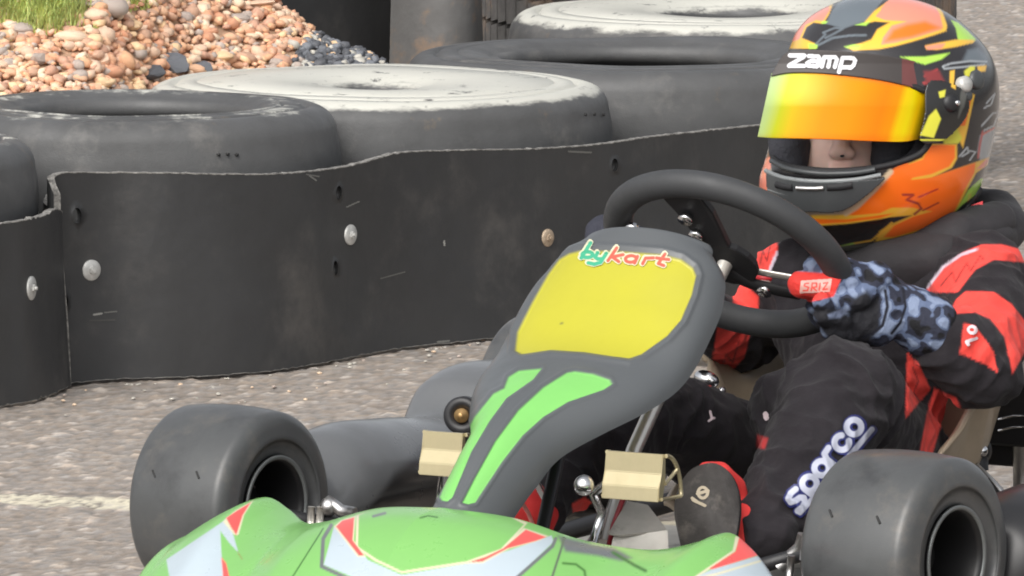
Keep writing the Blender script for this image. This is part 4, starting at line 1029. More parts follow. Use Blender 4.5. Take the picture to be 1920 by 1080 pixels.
# seat bolt, stay, axle carrier and engine-side bits at the right edge
kb = onK(1832, 845, v=.19)
kn = (KL * .8 - KF * -.6).normalized() * 1.0
me = lathe_mesh([(.0005, .012), (.012, .012), (.020, .006), (.021, -.006), (.012, -.012), (.0005, -.012)], 28, kb, (-FW + RT * .5).normalized(), closed=False); k1 = link('seat_bolt', me, M['black'], kart)
tube('bolt_body', [kb + UP * .006, kb - UP * .028 + RT * .004], [.015, .012], M['black'], k1)
bm = bmesh.new(); bmesh.ops.create_uvsphere(bm, u_segments=14, v_segments=10, radius=.0085, matrix=Matrix.Translation(kb - FW * .016 + RT * .006)); bm_link('bolt_head', bm, M['chrome'], k1)
tube('seat_stay', [onK(1828, 872, v=.20), onK(1862, 905, v=.22), onK(1912, 962, v=.25)], .010, M['steel'], kart, flat=.5)
tube('seat_stay', [onK(1840, 905, v=.21), onK(1872, 950, v=.23), onK(1906, 1000, v=.25)], .013, M['black'], kart)
bm = bmesh.new(); box_bm(bm, K(-1.08, .10, .19), KF * .07, KL * .13, KZ * .055, .008); box_bm(bm, K(-1.085, .10, .135), KF * .06, KL * .10, KZ * .03, .006); bm_link('airbox', bm, M['black'], kart, smooth=False)
for z in (782, 803): tube('cable', [onK(1872, z + 4, u=-1.0), onK(1900, z - 2, u=-1.0), onK(1925, z - 3, u=-1.0)], .0016, M['chrome'], kart, seg=6)
tube('bearing_carrier', [onK(1918, 800, u=-1.03), onK(1918, 1000, u=-1.03)], .014, M['steel'], kart)
# ================================================================== THE DRIVER
person = empty('person', K(-.75, 0, .05)); tag(person, 'child in black and red racing suit and orange full-face helmet gripping the steering wheel', 'person')
def capsule_into(bm, p0, r0, p1, r1, flat=None):
    b = bmesh.new()
    for p, r in ((p0, r0), (p1, r1)):
        m = Matrix.Translation(p)
        if flat is not None:          # flat=(axis vector, factor)
            ax, f = flat; m = m @ Matrix.Scale(f, 4, ax)
        bmesh.ops.create_icosphere(b, subdivisions=3, radius=r, matrix=m)
    bmesh.ops.convex_hull(b, input=b.verts[:])
    me = bpy.data.meshes.new('t'); b.to_mesh(me); b.free(); bm.from_mesh(me); bpy.data.meshes.remove(me)
def blob(name, caps, voxel, smooth=6, sub=1, parent=None, m=None):
    bm = bmesh.new()
    for c in caps: capsule_into(bm, *c)
    bmesh.ops.delete(bm, geom=[v for v in bm.verts if not v.link_faces], context='VERTS')
    me = bpy.data.meshes.new(name); bm.to_mesh(me); bm.free(); o = bpy.data.objects.new(name, me); C.objects.link(o)
    r = o.modifiers.new('r', 'REMESH'); r.mode = 'VOXEL'; r.voxel_size = voxel; r.use_smooth_shade = True
    s_ = o.modifiers.new('s', 'SMOOTH'); s_.iterations = smooth; s_.factor = .5
    if sub: q = o.modifiers.new('q', 'SUBSURF'); q.levels = sub; q.render_levels = sub
    bpy.context.view_layer.update(); dg = bpy.context.evaluated_depsgraph_get()
    m2 = bpy.data.meshes.new_from_object(o.evaluated_get(dg)); m2.name = name; o.modifiers.clear(); o.data = m2
    m2.polygons.foreach_set('use_smooth', np.ones(len(m2.polygons), bool))
    if m: o.data.materials.append(m)
    if parent is not None: adopt(o, parent)
    return o
def wrinkle(me, fn):
    co = mesh_co(me); no = mesh_no(me); d = fn(co, no); me.vertices.foreach_set('co', (co + no * d[:, None]).astype(np.float32).ravel()); me.update()

# skeleton, surveyed against the photograph in kart coordinates
PEL = K(-.745, .02, .135); BEL = K(-.76, .03, .22); CHE = K(-.80, .035, .315); NEK = K(-.83, .045, .42)
LSH = onK(1835, 528, v=.195); LEL = onK(1838, 690, v=.285); HANDA = -27.0
LWR = onK(1742, 612, v=.240); RSH = onK(1478, 520, u=-.80); REL = onK(1395, 640, v=-.185); RWR = onK(1215, 530, v=-.165)
LHIP = K(-.72, .095, .135); LKN = onK(1572, 742, v=.19); LAN = onK(1440, 985, v=.205)
RHIP = K(-.72, -.075, .12); RKN = onK(1215, 775, v=-.12); RAN = onK(1010, 940, v=-.115)
caps = [
 (PEL + KL * .04, .098, PEL - KL * .04, .098), (PEL, .11, BEL, .115), (BEL, .115, CHE, .118), (CHE + KL * .05, .095, CHE - KL * .06, .095),
 (CHE, .10, NEK, .058), (LSH * .55 + CHE * .45, .075, LSH, .062), (RSH * .55 + CHE * .45, .07, RSH, .056), (CHE + KL * .08 + KZ * .04, .06, LSH, .062),
 (LSH, .066, LSH * .4 + LEL * .6, .062), (LSH * .4 + LEL * .6, .062, LEL, .058), (LEL, .060, LEL * .35 + LWR * .65, .052), (LEL * .35 + LWR * .65, .050, LWR, .038),
 (RSH, .050, REL, .046), (REL, .045, RWR, .034),
 (LHIP, .090, LHIP * .4 + LKN * .6, .084), (LHIP * .4 + LKN * .6, .084, LKN, .078), (LKN, .078, LKN * .55 + LAN * .45, .066), (LKN * .55 + LAN * .45, .066, LAN, .046), (LAN, .046, LAN + (LAN - LKN).normalized() * .02, .043),
 (onK(1470, 765, v=.11), .050, LKN, .070), (onK(1470, 765, v=.11), .050, LHIP, .080), (onK(1470, 765, v=.11), .046, onK(1484, 850, v=.14), .046),
 (RHIP, .080, RHIP * .4 + RKN * .6, .068), (RHIP * .4 + RKN * .6, .068, RKN, .060), (RKN, .064, RAN, .040), (RAN, .040, RAN + (RAN - RKN).normalized() * .02, .04),
]
body = blob('body', caps, .0062, 9, 1, person, M['suit'])
# cloth folds: across the limbs near joints, long soft ones elsewhere
LIMBS = [(LSH, LEL, .7), (LEL, LWR, 1.0), (RSH, REL, .8), (REL, RWR, .8), (LHIP, LKN, .8), (LKN, LAN, 1.1), (RHIP, RKN, .8), (RKN, RAN, 1), (PEL, NEK, .7)]
def folds(co, no):
    best = np.full(len(co), 9.); ph = np.zeros(len(co)); amp = np.zeros(len(co))
    for k, (a, b_, w_) in enumerate(LIMBS):
        a_, d = np.array(a), np.array(b_ - a); l = np.linalg.norm(d); t = np.clip(((co - a_) @ d) / l ** 2, 0, 1)
        r = np.linalg.norm(co - a_ - t[:, None] * d, axis=1); m = r < best
        best = np.where(m, r, best); ph = np.where(m, t * l * 90 + k * 3, ph); amp = np.where(m, w_ * (.35 + .65 * (np.exp(-(t / .22) ** 2) + np.exp(-((1 - t) / .25) ** 2))), amp)
    n1 = np.array([noise.noise(Vector(c) * 13) for c in co]); n2 = np.array([noise.noise(Vector(c) * 31 + Vector((5, 1, 2))) for c in co]); n3 = np.array([noise.noise(Vector(c) * 7 + Vector((1, 9, 2))) for c in co])
    f = 1 - np.abs(np.sin(ph * .62 + n1 * 4.2)) ** .7
    rid = (1 - np.abs(n2) * 2.2).clip(-1, 1)
    return (f - .45) * .0115 * amp + rid * .0036 - .001 + n3 * .006
wrinkle(body.data, folds)
bm = bmesh.new(); bm.from_mesh(body.data)
for _ in range(2): bmesh.ops.smooth_vert(bm, verts=bm.verts[:], factor=.5, use_axis_x=True, use_axis_y=True, use_axis_z=True)
bm.to_mesh(body.data); bm.free()
BK = srgb(58, 53, 59, .41); SR = (.84, .070, .055); SRD = (.42, .03, .03); SW = srgb(220, 205, 220, .8)
px, py, _ = topix(mesh_co(body.data))
LS = [
 ('poly', [(1735, 548), (1768, 500), (1803, 474), (1842, 458), (1877, 458), (1925, 470), (1925, 492), (1863, 487), (1828, 506), (1796, 548), (1757, 548)], SR, 1.6),
 ('line', [(1740, 538), (1768, 501), (1803, 477), (1830, 468)], SW, 2.6, 1.5),
 ('poly', [(1776, 592), (1793, 561), (1810, 546), (1863, 547), (1898, 571), (1925, 606), (1925, 655), (1898, 702), (1893, 672), (1882, 631), (1856, 598), (1828, 586), (1793, 588)], SR, 1.6),
 ('poly', [(1807, 606), (1828, 610), (1863, 659), (1870, 698), (1845, 682), (1800, 663)], SR, 1.5),
 ('poly', [(1701, 662), (1722, 680), (1745, 730), (1722, 756), (1698, 785), (1699, 719)], SR, 1.5),
 ('poly', [(1752, 728), (1793, 745), (1802, 768), (1774, 769), (1742, 870), (1722, 862), (1738, 775)], SR, 1.8),
 ('poly', [(1416, 505), (1414, 475), (1432, 452), (1457, 440), (1458, 476), (1443, 508)], SR, 1.5), ('line', [(1456, 474), (1442, 510)], SW, 2.6, 1.2),
 ('poly', [(1373, 545), (1380, 533), (1396, 532), (1423, 556), (1421, 592), (1376, 592)], SR, 1.5),
 ('poly', [(1345, 610), (1408, 622), (1396, 670), (1366, 702), (1330, 725), (1334, 690)], SR, 1.5),
 ('poly', [(1072, 945), (1095, 932), (1110, 942), (1106, 965), (1090, 985), (1075, 965)], SR, 1.5),
 ('poly', [(1420, 815), (1440, 822), (1434, 842), (1418, 838)], SRD, 3),
]
# dark quilting zig-zag inside the red shoulder and knee panels
for z in ([(1765, 535), (1785, 510), (1792, 528), (1812, 494), (1820, 508), (1838, 480), (1845, 488)], [(1712, 690), (1722, 715), (1713, 735), (1724, 752)], [(1425, 495), (1430, 470), (1438, 490), (1444, 462)], [(1350, 700), (1362, 665), (1374, 680), (1385, 640)]):
    LS.append(('line', z, (.25, .02, .02), 1.2, 1.2))
set_col(body.data, paint_layers(px, py, BK, LS))

# sparco along the shin
def T(px_, py_): return (px_, py_)
so_, sx, sy = (1496, 982), (Vector((1634 - 1506, 806 - 976)).normalized()), None
sx = Vector((106, -135)).normalized(); exx = (sx.x, sx.y); eyy = (-sx.y, sx.x)          # along the word, and "down" towards the underline
Hh = 17.6
def let(x0, st): return [[(x0 + a * Hh, b * Hh) for a, b in s] for s in st]
O_ = lambda cx, r=.78: arc(cx, 0, r, 0, 360, 20)
word = []
word += let(-2, [[(.85, -.80), (.2, -.95), (-.45, -.80), (-.58, -.36), (-.1, -.06), (.42, .12), (.66, .44), (.35, .86), (-.2, .95), (-.85, .80)]])
word += let(37, [O_(0), [(-.78, 0), (-.78, 1.75)]])
word += let(74, [O_(0), [(.80, -.2), (.80, .8)]])
word += let(101, [[(-.45, .85), (-.45, -.2), (-.15, -.72), (.62, -.78)]])
word += let(135, [arc(0, 0, .78, -38, -322, 16)])
word += let(172, [O_(0)])
orig = (1495, 936)
word = [[(orig[0] + exx[0] * a + eyy[0] * b, orig[1] + exx[1] * a + eyy[1] * b) for a, b in s] for s in word]
def wpx(a, b): return (orig[0] + exx[0] * a + eyy[0] * b, orig[1] + exx[1] * a + eyy[1] * b)
under = [[(1500, 961), (1530, 928)], [(1541, 916), (1635, 805)]]
wi, ui = ink(word), ink(under)
def spc(x, y):
    d = np.minimum(wi(x, y) - 5.7, ui(x, y) - 5.0); c = np.tile(np.array(srgb(60, 66, 140, .55)), (len(x), 1)); a = (1 - sstep(-.9, .9, d))[:, None]
    return c * (1 - a) + np.array(srgb(222, 226, 244, .8)) * a
bb = bvh_of(body)
sticker('printed_name', (1460, 770, 1660, 1000), 1.0, lambda x, y: 3.4 - np.minimum(wi(x, y) - 5.7, ui(x, y) - 5.0), spc, bb, body, off=.0016)
# 10 badge on the sleeve and small marks on the trousers
white = lambda x, y: np.tile(np.array(srgb(235, 215, 220, .8)), (len(x), 1))
t10 = ink([arc(1822, 619, 7, 0, 360, 16, 6), [(1812, 641), (1830, 634)], [(1812, 641), (1815, 646)]])
sticker('sleeve_badge', (1800, 602, 1842, 660), .8, lambda x, y: 2.6 - t10(x, y), white, bb, body, off=.0014)
tm = ink([[(1331, 772), (1334, 785)], [(1328, 790), (1338, 784)]]); sticker('trouser_mark', (1320, 762, 1345, 798), .8, lambda x, y: 2 - tm(x, y), white, bb, body, off=.0014)
tm2 = ink([[(1437, 777), (1438, 784)]]); sticker('trouser_stud', (1425, 765, 1450, 796), .8, lambda x, y: 5 - tm2(x, y), white, bb, body, off=.0014)

# ---- gloves
GB = srgb(70, 78, 98, .6)
def glove(side):
    if side == 'L':
        a0 = HANDA; G = wp(a0); rad = (G - WC).normalized(); tan = (KL * -math.sin(math.radians(a0)) + WE * math.cos(math.radians(a0))).normalized(); WRI = LWR
    else:
        a0 = 186.0; G = wp(a0); rad = (G - WC).normalized(); tan = (KL * -math.sin(math.radians(a0)) + WE * math.cos(math.radians(a0))).normalized() * -1; WRI = RWR
    n_in = WN                                  # towards the driver
    caps = []
    palm = G + rad * .040 + n_in * .022 + tan * .0
    up = tan if side == 'L' else -tan          # index-finger side
    if side == 'R': up = (KL * math.sin(math.radians(a0)) - WE * math.cos(math.radians(a0))).normalized() 
    caps += [(palm + up * .022, .0255, palm - up * .026, .0235), (palm + rad * .012, .028, WRI * .35 + palm * .65, .030), (WRI * .35 + palm * .65, .030, WRI, .032)]
    # four fingers wrap over the outside and front of the rim, tips pointing to the hub
    for k, (off, ln) in enumerate(((.034, .92), (.012, 1.0), (-.011, .95), (-.033, .78))):
        b0 = palm + up * off - n_in * .004 + rad * .006
        k1 = G + up * off * 1.05 + rad * (.036 * ln) - n_in * .022
        k2 = G + up * off * 1.05 + rad * (.004) - n_in * (.037)
        k3 = G + up * off * 1.0 - rad * (.030 * ln) - n_in * .026
        caps += [(b0, .0150, k1, .0142), (k1, .0140, k2, .0130), (k2, .0128, k3, .0112)]
    # thumb lies along the spoke side, leaving the palm near its base
    t0 = palm + up * .016 + n_in * .004; t1 = G + up * .045 - rad * .008 + n_in * .010; t2 = G + up * .050 - rad * .042 - n_in * .004
    caps += [(t0, .0165, t1, .0150), (t1, .0145, t2, .0125)]
    return caps, G, rad, up, WRI
capsL, GL, radL, upL, _ = glove('L')
# the index finger and thumb of the near hand lie stretched towards the hub (red panel)
i0 = onK(1612, 540, v=.150); i1 = onK(1560, 532, v=.135); i2 = onK(1502, 534, v=.095)
i1 = i1 - FW * .030; i0 = i0 - FW * .010; i2 = i2 - FW * .028
capsL += [(i0, .024, i1, .0215), (i1, .0215, i2, .0185)]
cf = [onK(1700, 588, v=.215), onK(1650, 570, v=.19), onK(1640, 600, v=.185), onK(1600, 600, v=.16)]
capsL += [(cf[0], .038, cf[1], .036), (cf[1], .036, onK(1618, 545, v=.17), .030), (LWR, .043, cf[0], .039), (cf[2], .036, cf[3] - FW * .01, .034), (onK(1590, 528, v=.15) - FW * .030, .020, onK(1640, 545, v=.17) - FW * .02, .026),  (LWR + (LWR - cf[0]).normalized() * .002, .0425, LWR, .0435)]
for (a, b_, c_) in (((1625, 572), (1572, 578), (1540, 566)), ((1622, 600), (1572, 604), (1543, 592)), ((1618, 622), (1580, 630), (1556, 618))):
    p = [onK(*q, v=.15) - FW * .034 for q in (a, b_, c_)]; p[2] = p[2] + FW * .012
    capsL += [(p[0] + FW * .014, .0165, p[1], .0152), (p[1], .0150, p[2], .0128)]
gl = blob('glove', capsL, .0028, 4, 1, person, M['glove']); gl['label'] = 'navy camouflage glove with a red index panel'
def gw(co, no):
    n1 = np.array([noise.noise(Vector(c) * 60) for c in co]); n2 = np.array([noise.noise(Vector(c) * 24) for c in co])
    return (1 - np.abs(n1) * 2.5).clip(-1, 1) * .0010 + n2 * .0016
wrinkle(gl.data, gw)
co = mesh_co(gl.data); px, py, _ = topix(co)
n1 = np.array([noise.noise(Vector(c) * 55 + Vector((2, 0, 0))) for c in co]); n2 = np.array([noise.noise(Vector(c) * 95) for c in co])
vv_ = n1 + .45 * n2
colr = np.tile(np.array(srgb(52, 56, 76, .6)), (len(co), 1))
a = sstep(.02, .08, vv_)[:, None]; colr = colr * (1 - a) + np.array(srgb(112, 128, 162, .66)) * a
a = sstep(.26, .32, vv_)[:, None]; colr = colr * (1 - a) + np.array(srgb(158, 174, 206, .66)) * a
a = sstep(.30, .36, -vv_)[:, None]; colr = colr * (1 - a) + np.array(srgb(22, 22, 30, .5)) * a
def over(col_, layers): 
    for L in layers:
        s = L[3] if L[0] == 'poly' else None
        a = (sstep(-L[3], L[3], poly_sd(px, py, L[1])) if L[0] == 'poly' else 1 - sstep(L[3] - L[4], L[3] + L[4], line_d(px, py, L[1])))[:, None]
        col_ = col_ * (1 - a) + np.array(L[2]) * a
    return col_
colr = over(colr, [
 ('poly', [(1600, 560), (1625, 545), (1650, 570), (1650, 615), (1625, 650), (1560, 650), (1520, 590), (1530, 575), (1570, 580), (1590, 590)], srgb(34, 34, 42, .6), 7),
 ('line', [(1528, 578), (1560, 586), (1600, 584), (1622, 574)], (.008, .008, .012), 1.8, 1.4), ('line', [(1534, 604), (1570, 610), (1612, 606)], (.008, .008, .012), 1.6, 1.4),
 ('poly', [(1552, 590), (1575, 580), (1595, 578), (1575, 596), (1555, 598)], srgb(140, 152, 182, .6), 3),
 ('poly', [(1470, 520), (1490, 508), (1540, 512), (1583, 500), (1575, 528), (1563, 556), (1520, 566), (1485, 556)], (.82, .05, .04), 2.0),
 ('line', [(1660, 545), (1664, 575), (1655, 610), (1636, 626), (1620, 632)], srgb(24, 26, 44, .5), 3.0, 1.6), ('line', [(1693, 540), (1698, 575), (1688, 605), (1672, 625)], srgb(24, 26, 44, .5), 2.6, 1.6)])
set_col(gl.data, colr)
gb = bvh_of(gl)
sr = ink([[(1516, 531), (1509, 532), (1508, 536), (1516, 539), (1514, 545), (1506, 545)], [(1521, 545), (1523, 531), (1531, 531), (1531, 538), (1523, 539), (1531, 545)], [(1538, 531), (1536, 544)], [(1544, 531), (1552, 530), (1543, 543), (1551, 542)]])
fr_ = [(1502, 527), (1560, 523), (1556, 547), (1500, 549)]
sticker('glove_badge', (1490, 515, 1572, 560), .7, lambda x, y: poly_sd(x, y, fr_), lambda x, y: np.where((sr(x, y) < 1.5)[:, None], np.array([(.82, .10, .08)]), np.array([srgb(245, 190, 180, .8)])), gb, gl, off=.001)
capsR, GR, radR, upR, _ = glove('R')
gr_ = blob('glove', capsR, .0032, 4, 1, person, M['glove']); set_col(gr_.data, np.tile(np.array(srgb(60, 62, 76, .6)), (len(gr_.data.vertices), 1)))

# ---- boots
def boot(name, toe, heel, top, sole_n, wdir, label, extra=None):
    """toe, heel: ends of the sole; sole_n: outward sole normal"""
    L_ = toe - heel; caps = extra or []
    caps += [(heel - sole_n * .022, .024, heel + L_ * .5 - sole_n * .020, .023), (heel + L_ * .5 - sole_n * .020, .025, toe - L_.normalized() * .028 - sole_n * .017, .024)]
    caps += [(heel + L_ * .6 - sole_n * .020 + wdir * .012, .024, toe - L_.normalized() * .036 - sole_n * .018 + wdir * .008, .021), (heel + L_ * .6 - sole_n * .020 - wdir * .012, .024, toe - L_.normalized() * .036 - sole_n * .018 - wdir * .008, .021)]
    caps += [(heel + L_ * .25 - sole_n * .03, .028, top, .034), (heel + L_ * .5 - sole_n * .026, .026, top, .030)]
    b = blob(name, caps, .0035, 4, 1, person, M['boot']); b['label'] = label; return b
sole_n = (-FW * .93 - RT * .22 + UP * .16).normalized()
ctr = onK(1327, 948, v=.165)
toe = ctr + UP * .046 + RT * .006; heel = ctr - UP * .085 - RT * .004
wd = (sole_n.cross((toe - heel).normalized())).normalized()
bt = boot('boot', toe, heel, LAN + FW * .005, sole_n, wd, 'red boot with its black sole turned to the camera', [(onK(1350, 890, v=.165) + FW * .012, .016, onK(1376, 915, v=.165) + FW * .006, .017), (onK(1376, 915, v=.165) + FW * .006, .017, onK(1386, 965, v=.165) + FW * .0, .017), (onK(1386, 965, v=.165) + FW * .0, .017, onK(1394, 1012, v=.165) - FW * .004, .018), (onK(1325, 884, v=.165) + FW * .020, .013, onK(1350, 888, v=.165) + FW * .020, .016)])
set_col(bt.data, np.tile(np.array((.80, .05, .045)), (len(bt.data.vertices), 1)))
# sole: rounded slab following the outline
out = sm_poly([(1327, 868), (1352, 873), (1372, 893), (1384, 925), (1386, 962), (1380, 1002), (1372, 1040), (1350, 1066), (1310, 1068), (1284, 1046), (1272, 1005), (1264, 955), (1272, 915), (1294, 882)], 5)
def on_plane(px_, py_, P0, n):
    d = ray(px_, py_); return CAM + d * (n.dot(P0 - CAM) / n.dot(d))
bm = bmesh.new(); P0 = ctr + sole_n * .014
f0 = [bm.verts.new(on_plane(a, b_, P0, sole_n)) for a, b_ in out]; f1 = [bm.verts.new(v.co - sole_n * .014) for v in f0]
bm.faces.new(f0); bm.faces.new(f1[::-1])
for i in range(len(f0)): j = (i + 1) % len(f0); bm.faces.new([f0[j], f0[i], f1[i], f1[j]])
bmesh.ops.bevel(bm, geom=[e for e in bm.edges if e.verts[0] in f0 and e.verts[1] in f0], offset=.005, segments=4, affect='EDGES')
M['sole'] = mat('boot_sole', (.042, .038, .036), .7, vary=(40, .3), bump=(300, .3, .002), dirt=[((.10, .09, .08), 30, .52, .7)])
sole = bm_link('sole', bm, M['sole'], bt)
s10 = ink([arc(1318, 924, 9, 0, 360, 18, 10), [(1308, 926), (1328, 920)], [(1300, 938), (1322, 948)], [(1298, 934), (1306, 940)]])
sticker('sole_number', (1285, 905, 1345, 960), .7, lambda x, y: 2.7 - s10(x, y), lambda x, y: np.tile(np.array(srgb(190, 176, 150, .75)), (len(x), 1)), bvh_of(sole), sole, off=.0008)
rs_n = (KF * .75 + KL * -.2 - KZ * .5).normalized(); rtoe = onK(972, 925, v=-.10); rheel = onK(985, 1022, v=-.10)
rb = boot('boot', rtoe + KF * .02, rheel, RAN, rs_n, KL, 'red boot half hidden behind the front panel'); set_col(rb.data, np.tile(np.array((.72, .035, .035)), (len(rb.data.vertices), 1)))
tube('lace_strip', [onK(970, 928, v=-.07) - FW * .03, onK(990, 960, v=-.07) - FW * .03, onK(1000, 985, v=-.07) - FW * .03], .0028, M['print_red'] if 'print_red' in M else mat('pale_red_trim', (.7, .25, .22), .6), rb)

# ---- face
HC = onK(1650, 240, u=-.80); HD = (HC - CAM).dot(FW)          # helmet centre and its distance along the view
def hp(px_, py_, d): return ondep(px_, py_, HD + d)
skin_caps = [(hp(1590, 200, .02), .085, hp(1580, 250, .01), .078), (hp(1578, 290, -.015), .058, hp(1575, 330, -.008), .040),
 (hp(1590, 200, -.070), .010, hp(1576, 275, -.080), .012), (hp(1576, 280, -.080), .0135, hp(1576, 283, -.078), .013), (hp(1564, 287, -.082), .0085, hp(1564, 288, -.08), .008), (hp(1593, 287, -.080), .0085, hp(1593, 288, -.078), .008),
 (hp(1560, 318, -.072), .0065, hp(1592, 318, -.070), .0065), (hp(1562, 326, -.068), .006, hp(1590, 326, -.066), .006)]
for sx_ in (-1, 1): skin_caps.append((hp(1583 + sx_ * 40, 305, -.02), .036, hp(1583 + sx_ * 40, 270, -.015), .038))
face = blob('face', skin_caps, .0030, 5, 0, person, M['skin'])
for sx_ in (-1, 1):
    bm = bmesh.new(); bmesh.ops.create_uvsphere(bm, u_segments=12, v_segments=8, radius=.0022 if sx_ < 0 else .0028, matrix=Matrix.Translation(hp(1571 + sx_ * 8, 292, -.0885 if sx_ > 0 else -.0855)) @ Matrix.Diagonal((1.1, .8, .8, 1))); bm_link('nostril', bm, M['lining'], face)
    bm = bmesh.new(); bmesh.ops.create_uvsphere(bm, u_segments=16, v_segments=10, radius=.0125, matrix=Matrix.Translation(hp(1585 + sx_ * 38, 238, -.062))); bm_link('eye', bm, M['washer'], face)

# ---- helmet
helmet = empty('helmet', HC); adopt(helmet, person); helmet['label'] = 'orange, black and lime full-face helmet with a mirrored gold visor'
ho = [(1640, -7), (1600, -5), (1560, 8), (1520, 30), (1493, 60), (1478, 95), (1462, 122), (1447, 160), (1440, 200), (1438, 245), (1440, 275), (1433, 305), (1424, 335), (1425, 365), (1437, 395), (1462, 425), (1495, 450), (1530, 470), (1575, 478), (1630, 474), (1690, 460), (1745, 436), (1795, 405), (1830, 368), (1848, 325), (1858, 285), (1868, 240), (1874, 195), (1872, 150), (1862, 112), (1842, 80), (1810, 48), (1770, 20), (1725, 2), (1680, -6)]
hs_out = catmull([Vector((a, b_, 0)) for a, b_ in ho], 14, True); n_o = len(hs_out)
CX, CY = 1652, 232
NU, NV_ = n_o, 230
V = np.zeros((NU, NV_, 3)); sc = HD / FPX
ph = np.linspace(0, math.pi, NV_)
for i, q in enumerate(hs_out):
    rx, ry = (q.x - CX), (q.y - CY)
    for j, p_ in enumerate(ph):
        s_ = math.sin(p_) ** .92; c_ = math.cos(p_); c_ = math.copysign(abs(c_) ** .95, c_)
        # the front is drawn to the left of the outline centre (the face looks that way), the back to the right
        k = (1 - s_) * (1 if c_ > 0 else -1) * 30
        V[i, j] = ondep(CX + rx * s_ - k * 1.2, CY + ry * s_ + k * .2, HD - c_ * .150)
me = mesh_np('shell', V.reshape(-1, 3), grid_faces(NU, NV_, True, False))
no = mesh_no(me)
if ((mesh_co(me) - np.array(HC)) * no).sum(1).mean() < 0: me.flip_normals(); no = mesh_no(me)
co = mesh_co(me); px, py, dep = topix(co)
port = sm_poly([(1446, 150), (1500, 138), (1600, 142), (1700, 158), (1752, 185), (1752, 240), (1735, 280), (1700, 300), (1640, 315), (1560, 321), (1490, 314), (1452, 300), (1446, 270), (1443, 210)], 4)
